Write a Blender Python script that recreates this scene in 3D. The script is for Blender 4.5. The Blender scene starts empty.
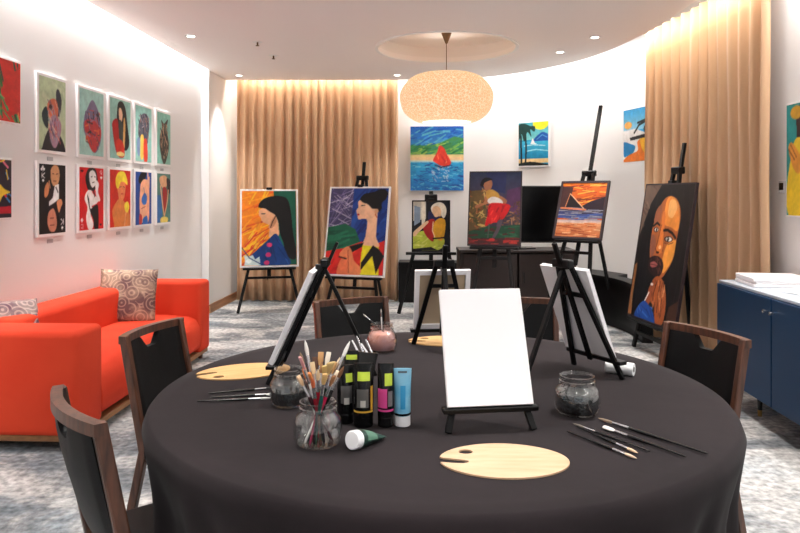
import bpy, bmesh, math, random
import numpy as np
from mathutils import Vector, Matrix
PI = math.pi
random.seed(7)
C = bpy.context.scene.collection
F, HZ, EYE = 671.0, 196.0, 1.39
SL = 0.0462                       # side walls run off this much per metre
def at(px, d, py=None):           # a photo column at a depth -> x (and height)
    x = (px - 400) / F * d
    return x if py is None else (x, EYE - (py - HZ) / F * d)
def lin(c):
    c = c / 255.0
    return c / 12.92 if c <= 0.04045 else ((c + 0.055) / 1.055) ** 2.4
def rgb(r, g, b): return (lin(r), lin(g), lin(b), 1.0)

# ------------------------------------------------------------------ materials
def nt(name):
    m = bpy.data.materials.new(name); m.use_nodes = True
    return m, m.node_tree, m.node_tree.nodes['Principled BSDF']
def inp(b, **k):
    for n, v in k.items():
        b.inputs[n.replace('_', ' ')].default_value = v
def mat(name, col, rough=.5, metal=0., spec=.5, bump=0., bscale=60., col2=None, nscale=6., stretch=None, sheen=0., coat=0., detail=4.):
    m, t, b = nt(name); N, L = t.nodes, t.links
    inp(b, Base_Color=col, Roughness=rough, Metallic=metal)
    b.inputs['Specular IOR Level'].default_value = spec
    if sheen: b.inputs['Sheen Weight'].default_value = sheen
    if coat: b.inputs['Coat Weight'].default_value = coat
    tc = N.new('ShaderNodeTexCoord'); mp = N.new('ShaderNodeMapping')
    L.new(tc.outputs['Object'], mp.inputs[0])
    if stretch: mp.inputs['Scale'].default_value = stretch
    if col2 is not None:
        n = N.new('ShaderNodeTexNoise'); n.inputs['Scale'].default_value = nscale; n.inputs['Detail'].default_value = detail
        r = N.new('ShaderNodeValToRGB'); r.color_ramp.elements[0].color = col; r.color_ramp.elements[1].color = col2
        r.color_ramp.elements[0].position = .35; r.color_ramp.elements[1].position = .68
        L.new(mp.outputs[0], n.inputs[0]); L.new(n.outputs[0], r.inputs[0]); L.new(r.outputs[0], b.inputs['Base Color'])
    if bump:
        n2 = N.new('ShaderNodeTexNoise'); n2.inputs['Scale'].default_value = bscale; n2.inputs['Detail'].default_value = 3
        bp = N.new('ShaderNodeBump'); bp.inputs['Strength'].default_value = bump; bp.inputs['Distance'].default_value = .01
        L.new(mp.outputs[0], n2.inputs[0]); L.new(n2.outputs[0], bp.inputs['Height']); L.new(bp.outputs[0], b.inputs['Normal'])
    return m
M = {}
M['wall'] = mat('wall_paint', rgb(240, 239, 238), .8, bump=.04, bscale=150)
M['ceiling'] = mat('ceiling_paint', rgb(252, 246, 243), .85, bump=.03, bscale=120)
M['recess'] = mat('recess_paint', rgb(246, 240, 236), .8)
M['wood_trim'] = mat('oak_baseboard', rgb(176, 124, 84), .5, col2=rgb(138, 92, 58), nscale=5, stretch=(1, .3, 8), bump=.05)
M['walnut'] = mat('walnut_frame', rgb(94, 56, 38), .42, col2=rgb(56, 33, 22), nscale=9, stretch=(6, 6, .8), coat=.2)
M['black_fabric'] = mat('black_leatherette', rgb(11, 11, 12), .5, spec=.16, bump=.12, bscale=420)
M['cloth'] = mat('black_tablecloth', rgb(38, 32, 34), .9, col2=rgb(31, 26, 28), nscale=3, bump=.12, bscale=9, sheen=.04, spec=.12)
M['easel'] = mat('black_easel', rgb(8, 8, 8), .4, spec=.22, col2=rgb(14, 13, 14), nscale=14, stretch=(3, 3, .6))
M['easel_grey'] = mat('charcoal_easel', rgb(30, 29, 30), .45, spec=.25)
M['canvas'] = mat('primed_canvas', rgb(246, 243, 245), .85, bump=.08, bscale=900)
M['raw'] = mat('raw_linen', rgb(212, 190, 160), .9, col2=rgb(196, 172, 142), nscale=5)
M['white_frame'] = mat('white_frame', rgb(244, 243, 242), .5)
M['dark_frame'] = mat('dark_frame', rgb(44, 32, 38), .5)
M['black'] = mat('black_plastic', rgb(7, 7, 8), .25, spec=.4)
M['black_soft'] = mat('black_matte', rgb(20, 19, 20), .6)
M['orange'] = mat('orange_upholstery', rgb(222, 72, 44), .8, spec=.2, bump=.1, bscale=300, col2=rgb(214, 62, 37), nscale=3)
M['birch'] = mat('birch_plywood', rgb(206, 174, 142), .6, col2=rgb(194, 158, 124), nscale=7, stretch=(1.2, 9, 9))
M['birch_yellow'] = mat('warm_birch_plywood', rgb(210, 168, 112), .6, col2=rgb(196, 150, 94), nscale=7, stretch=(1.2, 9, 9))
M['plinth'] = mat('oak_plinth', rgb(150, 104, 62), .5, col2=rgb(120, 82, 48), nscale=5, stretch=(4, 1, 12))
M['navy'] = mat('navy_lacquer', rgb(0, 44, 78), .45, spec=.25)
M['cab_top'] = mat('pale_laminate', rgb(178, 186, 196), .35)
M['chrome'] = mat('chrome', rgb(225, 225, 228), .18, metal=1)
M['steel'] = mat('ferrule_metal', rgb(205, 205, 208), .25, metal=1)
M['brass'] = mat('aged_brass', rgb(150, 118, 66), .35, metal=.9)
M['bronze'] = mat('bronze_canopy', rgb(118, 92, 66), .4, metal=.6)
M['console'] = mat('dark_walnut_console', rgb(38, 24, 19), .45, col2=rgb(34, 21, 18), nscale=6, stretch=(1, 4, 8))
M['credenza'] = mat('black_brown_credenza', rgb(14, 12, 12), .45, spec=.3)
M['screen'] = mat('tv_glass', rgb(6, 6, 7), .22, spec=.25)
M['paper'] = mat('white_paper', rgb(240, 240, 240), .7)
M['grey_plastic'] = mat('grey_plastic', rgb(190, 190, 192), .45)
M['white_cap'] = mat('white_cap', rgb(238, 238, 240), .4)
M['lime'] = mat('lime_sticker', rgb(186, 208, 62), .5)
M['gold'] = mat('yellow_label', rgb(208, 160, 48), .45)
M['pink'] = mat('magenta_label', rgb(214, 70, 142), .4)
M['tube_blue'] = mat('pale_blue_tube', rgb(96, 170, 206), .35, col2=rgb(150, 204, 226), nscale=5, stretch=(1, 1, 3))
M['tube_green'] = mat('dark_green_tube', rgb(34, 66, 56), .4, col2=rgb(20, 30, 28), nscale=30)
M['cyan'] = mat('cyan_label', rgb(34, 140, 190), .45)
M['gold_h'] = mat('tan_label', rgb(200, 196, 190), .5)
M['pond'] = mat('dark_granules', rgb(10, 12, 14), .25, col2=rgb(58, 64, 66), nscale=60, bump=.8, bscale=120, detail=2)
M['pinkwater'] = mat('pink_paint_water', rgb(222, 146, 118), .3, col2=rgb(190, 150, 156), nscale=8)

# carpet
m, t, b = nt('mottled_carpet'); N, L = t.nodes, t.links
tc = N.new('ShaderNodeTexCoord')
mp = N.new('ShaderNodeMapping'); mp.inputs['Scale'].default_value = (.8, 1.5, 1); mp.inputs['Rotation'].default_value = (0, 0, .25); L.new(tc.outputs['Object'], mp.inputs[0])
n1 = N.new('ShaderNodeTexNoise'); n1.inputs['Scale'].default_value = 1.5; n1.inputs['Detail'].default_value = 9; n1.inputs['Roughness'].default_value = .68; n1.inputs['Distortion'].default_value = .6
L.new(mp.outputs[0], n1.inputs[0])
r1 = N.new('ShaderNodeValToRGB'); e = r1.color_ramp.elements
e[0].position = .34; e[0].color = rgb(92, 95, 100); e[1].position = .62; e[1].color = rgb(212, 210, 208)
x = r1.color_ramp.elements.new(.47); x.color = rgb(138, 141, 144)
x = r1.color_ramp.elements.new(.55); x.color = rgb(190, 188, 186)
L.new(n1.outputs[0], r1.inputs[0])
n2 = N.new('ShaderNodeTexNoise'); n2.inputs['Scale'].default_value = .9; n2.inputs['Detail'].default_value = 6; n2.inputs['Roughness'].default_value = .7; L.new(tc.outputs['Object'], n2.inputs[0])
r2 = N.new('ShaderNodeValToRGB'); r2.color_ramp.elements[0].position = .52; r2.color_ramp.elements[0].color = (0, 0, 0, 1); r2.color_ramp.elements[1].position = .66; r2.color_ramp.elements[1].color = (1, 1, 1, 1)
L.new(n2.outputs[0], r2.inputs[0])
mx = N.new('ShaderNodeMix'); mx.data_type = 'RGBA'; mx.inputs[7].default_value = rgb(138, 156, 168)
ml = N.new('ShaderNodeMath'); ml.operation = 'MULTIPLY'; ml.inputs[1].default_value = .4; L.new(r2.outputs[0], ml.inputs[0])
L.new(ml.outputs[0], mx.inputs[0]); L.new(r1.outputs[0], mx.inputs[6])
n3 = N.new('ShaderNodeTexNoise'); n3.inputs['Scale'].default_value = 28; n3.inputs['Detail'].default_value = 5; L.new(tc.outputs['Object'], n3.inputs[0])
r3 = N.new('ShaderNodeValToRGB'); r3.color_ramp.elements[0].position = .3; r3.color_ramp.elements[0].color = (.5, .5, .5, 1); r3.color_ramp.elements[1].position = .7; r3.color_ramp.elements[1].color = (1.2, 1.2, 1.2, 1); L.new(n3.outputs[0], r3.inputs[0])
mm = N.new('ShaderNodeMix'); mm.data_type = 'RGBA'; mm.blend_type = 'MULTIPLY'; mm.inputs[0].default_value = 1
L.new(mx.outputs[2], mm.inputs[6]); L.new(r3.outputs[0], mm.inputs[7]); L.new(mm.outputs[2], b.inputs['Base Color'])
inp(b, Roughness=.95); b.inputs['Specular IOR Level'].default_value = .1
bp = N.new('ShaderNodeBump'); bp.inputs['Strength'].default_value = .3; bp.inputs['Distance'].default_value = .02; L.new(n3.outputs[0], bp.inputs['Height']); L.new(bp.outputs[0], b.inputs['Normal'])
M['carpet'] = m

# curtain: fabric lets a little light through
m, t, b = nt('curtain_fabric'); N, L = t.nodes, t.links
inp(b, Base_Color=rgb(214, 176, 140), Roughness=.8); b.inputs['Sheen Weight'].default_value = .15
b.inputs['Specular IOR Level'].default_value = .2
tr = N.new('ShaderNodeBsdfTranslucent'); tr.inputs[0].default_value = rgb(222, 184, 146)
ms = N.new('ShaderNodeMixShader'); ms.inputs[0].default_value = .15
L.new(b.outputs[0], ms.inputs[1]); L.new(tr.outputs[0], ms.inputs[2]); L.new(ms.outputs[0], N['Material Output'].inputs[0])
M['curtain'] = m

# rattan shade: woven, with light coming through
m, t, b = nt('rattan_weave'); N, L = t.nodes, t.links
tc = N.new('ShaderNodeTexCoord')
w1 = N.new('ShaderNodeTexVoronoi'); w1.inputs['Scale'].default_value = 34; w1.feature = 'DISTANCE_TO_EDGE'; L.new(tc.outputs['Object'], w1.inputs['Vector'])
rr = N.new('ShaderNodeValToRGB'); rr.color_ramp.elements[0].position = .0; rr.color_ramp.elements[0].color = rgb(252, 248, 242); rr.color_ramp.elements[1].position = .12; rr.color_ramp.elements[1].color = rgb(230, 208, 180)
L.new(w1.outputs['Distance'], rr.inputs[0])
L.new(rr.outputs[0], b.inputs['Base Color']); inp(b, Roughness=.7)
tr = N.new('ShaderNodeBsdfTranslucent'); L.new(rr.outputs[0], tr.inputs[0])
ms = N.new('ShaderNodeMixShader'); ms.inputs[0].default_value = .6
L.new(b.outputs[0], ms.inputs[1]); L.new(tr.outputs[0], ms.inputs[2]); L.new(ms.outputs[0], N['Material Output'].inputs[0])
bp = N.new('ShaderNodeBump'); bp.inputs['Strength'].default_value = .5; bp.inputs['Distance'].default_value = .01; L.new(w1.outputs['Distance'], bp.inputs['Height']); L.new(bp.outputs[0], b.inputs['Normal'])
M['rattan'] = m

def emit(name, col, s):
    m = bpy.data.materials.new(name); m.use_nodes = True; N = m.node_tree.nodes; N.clear()
    e = N.new('ShaderNodeEmission'); e.inputs[0].default_value = col; e.inputs[1].default_value = s
    o = N.new('ShaderNodeOutputMaterial'); m.node_tree.links.new(e.outputs[0], o.inputs[0]); return m
M['lamp_on'] = emit('lit_lamp', (1, .9, .78, 1), 9)
M['diffuser'] = emit('lit_diffuser', (1, .95, .86, 1), 1.6)
# clear glass (thin-walled look: mostly see-through with fresnel gloss)
m = bpy.data.materials.new('clear_glass'); m.use_nodes = True; N = m.node_tree.nodes; L = m.node_tree.links; N.clear()
tp = N.new('ShaderNodeBsdfTransparent'); tp.inputs[0].default_value = (.975, .985, .985, 1)
gl = N.new('ShaderNodeBsdfGlossy'); gl.inputs['Roughness'].default_value = .04
fr = N.new('ShaderNodeLayerWeight'); fr.inputs[0].default_value = .28
ma = N.new('ShaderNodeMath'); ma.operation = 'MULTIPLY_ADD'; ma.inputs[1].default_value = .62; ma.inputs[2].default_value = .05
ms = N.new('ShaderNodeMixShader'); o = N.new('ShaderNodeOutputMaterial')
L.new(fr.outputs['Facing'], ma.inputs[0]); L.new(ma.outputs[0], ms.inputs[0]); L.new(tp.outputs[0], ms.inputs[1]); L.new(gl.outputs[0], ms.inputs[2]); L.new(ms.outputs[0], o.inputs[0])
M['glass'] = m
# painted surface reads the colours painted on it
m, t, b = nt('painted_surface'); N, L = t.nodes, t.links
a = N.new('ShaderNodeVertexColor'); a.layer_name = 'paint'; L.new(a.outputs[0], b.inputs['Base Color'])
inp(b, Roughness=.5); b.inputs['Specular IOR Level'].default_value = .3
M['paint'] = m
# cushion pattern
def cushion_mat(name, c):
    m, t, b = nt(name); N, L = t.nodes, t.links
    tc = N.new('ShaderNodeTexCoord')
    v = N.new('ShaderNodeTexVoronoi'); v.inputs['Scale'].default_value = 10; L.new(tc.outputs['Object'], v.inputs['Vector'])
    s = N.new('ShaderNodeMath'); s.operation = 'MULTIPLY'; s.inputs[1].default_value = 26; L.new(v.outputs['Distance'], s.inputs[0])
    s2 = N.new('ShaderNodeMath'); s2.operation = 'SINE'; L.new(s.outputs[0], s2.inputs[0])
    r = N.new('ShaderNodeValToRGB'); r.color_ramp.elements[0].position = .2; r.color_ramp.elements[0].color = c[0]; r.color_ramp.elements[1].position = .75; r.color_ramp.elements[1].color = c[1]
    L.new(s2.outputs[0], r.inputs[0])
    n = N.new('ShaderNodeTexNoise'); n.inputs['Scale'].default_value = 9; n.inputs['Detail'].default_value = 5; L.new(tc.outputs['Object'], n.inputs[0])
    r2 = N.new('ShaderNodeValToRGB'); r2.color_ramp.elements[0].position = .42; r2.color_ramp.elements[0].color = c[2]; r2.color_ramp.elements[1].position = .6; r2.color_ramp.elements[1].color = c[3]; L.new(n.outputs[0], r2.inputs[0])
    mx = N.new('ShaderNodeMix'); mx.data_type = 'RGBA'; mx.inputs[0].default_value = .62
    L.new(r.outputs[0], mx.inputs[6]); L.new(r2.outputs[0], mx.inputs[7]); L.new(mx.outputs[2], b.inputs['Base Color']); inp(b, Roughness=.9)
    return m
M['cush1'] = cushion_mat('swirl_cushion_fabric', [rgb(74, 58, 66), rgb(204, 180, 160), rgb(120, 88, 84), rgb(200, 172, 146)])
M['cush2'] = cushion_mat('plum_cushion_fabric', [rgb(60, 50, 72), rgb(206, 180, 168), rgb(120, 80, 90), rgb(190, 170, 160)])
_c = {}
def cm(r, g, b, rough=.4, metal=0):
    k = (r, g, b, rough, metal)
    if k not in _c: _c[k] = mat('lacquer', rgb(r, g, b), rough, metal)
    return _c[k]

# ------------------------------------------------------------------ mesh helpers
class MB:
    def __init__(s): s.bm = bmesh.new()
    def box(s, c, size, bev=0, seg=2, rot=None):
        r = bmesh.ops.create_cube(s.bm, size=1); vs = r['verts']
        bmesh.ops.scale(s.bm, vec=size, verts=vs)
        if bev:
            es = list({e for v in vs for e in v.link_edges})
            q = bmesh.ops.bevel(s.bm, geom=es, offset=bev, segments=seg, profile=.5, affect='EDGES')
            vs = list({v for f in q['faces'] for v in f.verts} | {v for v in vs if v.is_valid})
            vs = s._island(vs)
        if rot is not None: bmesh.ops.rotate(s.bm, cent=(0, 0, 0), matrix=rot, verts=vs)
        bmesh.ops.translate(s.bm, vec=c, verts=vs); return s
    def _island(s, vs):
        seen = set(vs); st = list(vs)
        while st:
            v = st.pop()
            for e in v.link_edges:
                o = e.other_vert(v)
                if o not in seen: seen.add(o); st.append(o)
        return list(seen)
    def beam(s, p, q, w, h, side=(1, 0, 0), bev=.0):   # rectangular bar from p to q, w along `side`, h across
        p, q = Vector(p), Vector(q); z = (q - p); Ln = z.length; z.normalize()
        x = Vector(side); x = (x - z * x.dot(z)).normalized(); y = z.cross(x)
        rot = Matrix((x, y, z)).transposed()
        return s.box((p + q) / 2, (w, h, Ln), bev, 1, rot)
    def tube(s, p, q, r0, r1=None, seg=10):
        r1 = r0 if r1 is None else r1
        p, q = Vector(p), Vector(q); z = (q - p).normalized()
        x = z.orthogonal().normalized(); y = z.cross(x)
        A = [s.bm.verts.new(p + (x * math.cos(2 * PI * k / seg) + y * math.sin(2 * PI * k / seg)) * r0) for k in range(seg)]
        B = [s.bm.verts.new(q + (x * math.cos(2 * PI * k / seg) + y * math.sin(2 * PI * k / seg)) * r1) for k in range(seg)]
        for k in range(seg): s.bm.faces.new((A[k], A[(k + 1) % seg], B[(k + 1) % seg], B[k]))
        s.bm.faces.new(A[::-1]); s.bm.faces.new(B); return s
    def path(s, pts, r, seg=8):
        for i in range(len(pts) - 1): s.tube(pts[i], pts[i + 1], r, r, seg)
        return s
    def lathe(s, prof, seg=32, c=(0, 0, 0), sx=1, sy=1, caps=True):
        R = []
        for r, z in prof:
            R.append([s.bm.verts.new((c[0] + r * sx * math.cos(2 * PI * k / seg), c[1] + r * sy * math.sin(2 * PI * k / seg), c[2] + z)) for k in range(seg)])
        for a, b in zip(R, R[1:]):
            for k in range(seg): s.bm.faces.new((a[k], a[(k + 1) % seg], b[(k + 1) % seg], b[k]))
        if caps:
            s.bm.faces.new(R[0][::-1]); s.bm.faces.new(R[-1])
        return s
    def loft(s, rings, close=True, caps=True):
        R = [[s.bm.verts.new(p) for p in ring] for ring in rings]; n = len(R[0])
        for a, b in zip(R, R[1:]):
            for k in range(n if close else n - 1): s.bm.faces.new((a[k], a[(k + 1) % n], b[(k + 1) % n], b[k]))
        if caps and close: s.bm.faces.new(R[0][::-1]); s.bm.faces.new(R[-1])
        return s
    def prism(s, pts, z0, z1, holes=()):
        es = []
        loops = [pts] + list(holes)
        for lp in loops:
            vs = [s.bm.verts.new((x, y, z0)) for x, y in lp]
            es += [s.bm.edges.new((vs[i], vs[(i + 1) % len(vs)])) for i in range(len(vs))]
        r = bmesh.ops.triangle_fill(s.bm, edges=es, use_beauty=True, use_dissolve=False)
        fs = [g for g in r['geom'] if isinstance(g, bmesh.types.BMFace)]
        e = bmesh.ops.extrude_face_region(s.bm, geom=fs)
        bmesh.ops.translate(s.bm, vec=(0, 0, z1 - z0), verts=[g for g in e['geom'] if isinstance(g, bmesh.types.BMVert)])
        return s
    def build(s, name, material, parent=None, smooth=False, angle=40):
        bmesh.ops.recalc_face_normals(s.bm, faces=s.bm.faces)
        me = bpy.data.meshes.new(name); s.bm.to_mesh(me); s.bm.free(); me.materials.append(material)
        if smooth:
            for p in me.polygons: p.use_smooth = True
            me.set_sharp_from_angle(angle=math.radians(angle))
        o = bpy.data.objects.new(name, me); C.objects.link(o)
        if parent is not None: o.parent = parent
        return o
def tag(o, label=None, cat=None, group=None, kind=None):
    if label: o['label'] = label
    if cat: o['category'] = cat
    if group: o['group'] = group
    if kind: o['kind'] = kind
    return o
def empty(name, loc, label=None, cat=None, group=None, rz=0):
    o = bpy.data.objects.new(name, None); C.objects.link(o); o.location = loc; o.rotation_euler = (0, 0, rz); o.empty_display_size = .1
    return tag(o, label, cat, group)
def copy_tree(o, parent=None):
    c = o.copy(); C.objects.link(c)
    if parent is not None: c.parent = parent
    for ch in list(o.children): copy_tree(ch, c)
    return c
def struct(o, label=None): return tag(o, label, kind='structure')
def spline(pts, n=8):
    out = []
    P = [pts[0]] + list(pts) + [pts[-1]]
    for i in range(1, len(P) - 2):
        p0, p1, p2, p3 = [Vector(p) for p in P[i - 1:i + 3]]
        for k in range(n):
            u = k / n
            out.append(tuple(.5 * ((2 * p1) + (p2 - p0) * u + (2 * p0 - 5 * p1 + 4 * p2 - p3) * u * u + (3 * p1 - p0 - 3 * p2 + p3) * u ** 3)))
    out.append(tuple(pts[-1])); return out
def offset_line(pts, d):
    out = []
    for i, p in enumerate(pts):
        a = Vector(pts[max(i - 1, 0)]); b = Vector(pts[min(i + 1, len(pts) - 1)]); t = (b - a).normalized()
        out.append((p[0] - t.y * d, p[1] + t.x * d))
    return out
def ribbon(mb, line, z0, z1, th):       # a solid upright band along a floor-plan line
    o = offset_line(line, th)
    mb.loft([[(a[0], a[1], z0), (b[0], b[1], z0), (b[0], b[1], z1), (a[0], a[1], z1)] for a, b in zip(line, o)])
    return mb

# ------------------------------------------------------------------ the room
ZC = 2.88; ZT = 3.13; YN = -2.2
wl = lambda d: -2.72 + SL * d
struct(MB().box((0, 3.7, -.05), (7, 13, .1)).build('floor', M['carpet']))
left = [(wl(YN), YN), (wl(8.2), 8.2), (wl(8.2) + .075, 8.2), (wl(9.2) + .075, 9.2)]
mb = MB(); ribbon(mb, left[:2], 0, ZT, .1); mb.loft([[(wl(y) - .05, y, 0), (wl(y) + .088, y, 0), (wl(y) + .088, y, ZT), (wl(y) - .05, y, ZT)] for y in (7.95, 9.2)])
struct(mb.build('wall_left', M['wall']))
mb = MB(); ribbon(mb, [(-2.6, 9.2), (-.2, 9.2)], 0, ZT, .1)
struct(mb.build('wall_back', M['wall']))
curve = spline([(-.2, 9.2), (.6, 9.12), (1.25, 8.92), (1.8, 8.55), (2.27, 8.0), (2.57, 7.4), (2.69, 6.8), (2.73, 6.0), (2.71, 4.8), (2.66, 3.0), (2.6, YN)], 6)
mb = MB(); ribbon(mb, curve, 0, ZT, .1)
struct(mb.build('wall_right', M['wall'], smooth=True, angle=50))
# near wall behind the camera with an unseen window added for front light
mb = MB()
mb.box((-2.35, YN, 1.56), (1.3, .12, 3.12)); mb.box((2.3, YN, 1.56), (1.4, .12, 3.12))
mb.box((0, YN, .35), (3.5, .12, .7)); mb.box((0, YN, 2.86), (3.5, .12, .55))
struct(mb.build('wall_near', M['wall']))
w = MB()
for x_ in (-1.68, -.56, .56, 1.58): w.box((x_, YN, 1.64), (.06, .1, 1.9))
for z_ in (.72, 2.56): w.box((0, YN, z_), (3.3, .1, .06))
wn = struct(w.build('added_window_1', M['white_frame']))
MB().box((0, YN - .02, 1.64), (3.24, .008, 1.82)).build('added_window_pane', M['glass'], wn)

edge = [(0 - .4, 8.62), (.6, 8.56), (1.24, 8.30), (1.82, 7.66), (2.10, 7.02), (2.235, 6.25), (2.27, 5.75), (2.26, 5.10), (2.25, 4.2), (2.2, 2.0), (2.15, YN)]
cl = lambda d: -2.63 + SL * d
outer = [(cl(YN), YN), (cl(8.2), 8.2), (wl(8.62) + .09, 8.62)] + spline(edge, 6)
RC = (.468, 6.76); RR = .70
circ = [(RC[0] + RR * math.cos(2 * PI * k / 72), RC[1] + RR * math.sin(2 * PI * k / 72)) for k in range(72)]
struct(MB().prism(outer, ZC, ZC + .05, [circ]).build('ceiling', M['ceiling']))
mb = MB(); mb.loft([[(RC[0] + r * math.cos(2 * PI * k / 72), RC[1] + r * math.sin(2 * PI * k / 72), z) for k in range(72)] for r, z in ((RR + .001, ZC + .002), (RR + .001, ZC + .16), (0.02, ZC + .165))], caps=True)
# keep only the inside skin (open at the bottom)
mb.bm.faces.ensure_lookup_table()
low = min(mb.bm.faces, key=lambda f: f.calc_center_median().z + (0 if len(f.verts) > 8 else 9)); bmesh.ops.delete(mb.bm, geom=[low], context='FACES')
struct(mb.build('trim_1', M['recess'], smooth=True, angle=30), 'round recess in the ceiling above the pendant lamp')
mb = MB(); mb.lathe([(RR - .012, -.012), (RR + .02, -.012), (RR + .02, .002), (RR - .012, .002), (RR - .012, -.012)], 72, (RC[0], RC[1], ZC), caps=False)
struct(mb.build('trim_2', M['white_frame'], smooth=True), 'thin pale ring round the ceiling recess')
struct(MB().box((0, 3.6, ZT + .03), (6.4, 11.9, .06)).build('ceiling_slab', M['wall']))
# skirting boards
mb = MB(); ribbon(mb, [(wl(YN) + .002, YN + .1), (wl(7.94) + .002, 7.94)], 0, .1, -.016)
mb.loft([[(wl(y) + .088, y, 0), (wl(y) + .106, y, 0), (wl(y) + .106, y, .1), (wl(y) + .088, y, .1)] for y in (7.95, 9.18)])
struct(mb.build('baseboard_left', M['wood_trim']))
mb = MB(); ribbon(mb, [(-2.2, 9.198), (-.2, 9.198)] + curve[1:30], 0, .1, -.016)
struct(mb.build('baseboard_back', M['wood_trim']))

# ------------------------------------------------------------------ lights
def area(name, loc, rot, sx, sy, power, col=(1, 1, 1), spread=PI, shape='RECTANGLE'):
    l = bpy.data.lights.new(name, 'AREA'); l.shape = shape; l.size = sx
    if shape == 'RECTANGLE': l.size_y = sy
    l.energy = power; l.color = col; l.spread = spread
    o = bpy.data.objects.new(name, l); o.location = loc; o.rotation_euler = rot; C.objects.link(o); return o
COVE = 15.0       # watts per metre
def cove(p, q, col, k=1.0, z=ZT - .02, wd=.05):
    a = Vector((p[0], p[1], 0)); b = Vector((q[0], q[1], 0)); m_ = (a + b) / 2; d = b - a
    area('cove_light', (m_.x, m_.y, z), (0, 0, math.atan2(d.y, d.x)), d.length, wd, COVE * k * d.length, col)
WARM = (1, .93, .82); NEUT = (1, .98, .96)
cove((wl(YN) + .05, YN + .2), (wl(3.0) + .05, 3.0), NEUT, .75)
cove((wl(3.0) + .05, 3.0), (wl(7.9) + .05, 7.9), NEUT, .75)
cove((-2.1, 8.74), (0.0, 8.74), WARM, .4)
cove((-2.1, 9.08), (0.0, 9.08), WARM, .22)
cp = [(0.05, 9.0), (.75, 8.88), (1.25, 8.68), (1.75, 8.28), (2.1, 7.8), (2.33, 7.2), (2.43, 6.7)]
for a_, b_ in zip(cp, cp[1:]): cove(a_, b_, NEUT, .5)
cove((2.36, 6.7), (2.41, 5.7), WARM, .5); cove((2.41, 5.6), (2.43, 4.75), WARM, .5)
cove((2.58, 4.55), (2.5, 1.0), NEUT, .7); cove((2.5, 1.0), (2.45, -1.8), NEUT, .5)

# ------------------------------------------------------------------ curtains
def curtain(name, line, z0, z1, folds, amp, seed, label, group=None):
    rnd = random.Random(seed)
    n = folds * 12; pts = []
    seg = [0]
    for a, b in zip(line, line[1:]): seg.append(seg[-1] + math.dist(a, b))
    T = seg[-1]
    ph = [rnd.uniform(-.5, .5) for _ in range(folds + 2)]; am = [rnd.uniform(.55, 1.25) for _ in range(folds + 2)]
    def pos(s):
        s = min(max(s, 0), T)
        for i in range(len(line) - 1):
            if s <= seg[i + 1] + 1e-9:
                u = (s - seg[i]) / (seg[i + 1] - seg[i]); a, b = Vector(line[i]), Vector(line[i + 1]); t = (b - a).normalized()
                return a + (b - a) * u, Vector((-t.y, t.x))
    rings = []
    for zi in range(13):
        v = zi / 12; z = z0 + (z1 - z0) * v; row = []
        for i in range(n + 1):
            f = i / 12; k = int(f); u = f - k
            A = am[k] * (1 - u) + am[k + 1] * u; Pp = ph[k] * (1 - u) + ph[k + 1] * u
            p, nn = pos(T * i / n)
            w = math.sin(2 * PI * f + Pp) + .28 * math.sin(4 * PI * f + Pp * 3)
            off = amp * A * w * (1.05 - .25 * v) + .006 * math.sin(9 * v + k)
            p = p + nn * off
            row.append((p.x, p.y, z))
        rings.append(row)
    mb = MB(); mb.loft(rings, close=False, caps=False)
    o = mb.build(name, M['curtain'], smooth=True, angle=180)
    md = o.modifiers.new('thick', 'SOLIDIFY'); md.thickness = .004
    tag(o, label, 'curtain', group)
    return o
curtain('curtain', [(at(237, 8.85), 8.86), (at(318, 8.85), 8.86)], .015, 3.02, 9, .042, 3, 'beige floor-length curtain on the back wall, behind the painting of the long-haired girl')
curtain('curtain', [(at(316, 8.85), 8.84), (at(398, 8.85), 8.86)], .015, 3.02, 9, .042, 5, 'beige floor-length curtain on the back wall, behind the painting with the yellow dress')
curtain('curtain', spline([(2.50, 6.84), (2.585, 5.8), (2.60, 4.74)], 6), .015, 3.04, 13, .034, 11, 'wide beige curtain on the right wall between the dark portrait and the thermostat')

# ------------------------------------------------------------------ downlights and sprinklers
DL = [(at(191, 6.25), 6.25, 'recessed downlight in the ceiling above the left wall pictures'), (at(240, 8.33), 8.28, 'recessed downlight in the ceiling corner near the left end of the back curtain'),
      (at(397, 8.26), 8.26, 'recessed downlight in the ceiling beside the pendant lamp, above the back curtain\'s right end'), (at(560, 6.94), 6.94, 'recessed downlight in the ceiling just right of the round recess'),
      (at(595, 6.29), 6.29, 'recessed downlight in the ceiling nearest the right curtain')]
HID = [(-1.4, 3.4), (-1.7, 5.0), (-1.7, 1.2), (0, 3.4), (0.1, .6), (1.75, 3.5), (1.8, 1.0), (-.2, 5.6), (-1.1, -.9), (1.1, -.9), (-.75, 2.1), (.95, 2.2)]  # spots without fixtures, added for floor pools and general room light
base = None
def spot(x, y, power, size=75, blend=.9):
    l = bpy.data.lights.new('ceiling_spot', 'SPOT'); l.energy = power; l.spot_size = math.radians(size); l.spot_blend = blend; l.color = (1, .97, .93); l.shadow_soft_size = .045
    o = bpy.data.objects.new('ceiling_spot', l); o.location = (x, y, ZC - .03); C.objects.link(o)
for x_, y_, lb in DL:
    if base is None:
        base = empty('ceiling_downlight', (x_, y_, ZC))
        MB().lathe([(.036, -.006), (.055, -.006), (.055, .0), (.036, .0), (.036, -.006)], 24, caps=False).build('trim_ring', M['white_frame'], base)
        MB().lathe([(.036, -.004), (.036, -.001)], 24).build('lens', M['lamp_on'], base)
        o = base
    else: o = copy_tree(base); o.location = (x_, y_, ZC)
    tag(o, lb, 'downlight', 'ceiling downlights'); spot(x_, y_, 80, 76)
for x_, y_ in HID: spot(x_, y_, 65 if x_ < -1.3 and y_ > 3 else 125, 76)
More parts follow.
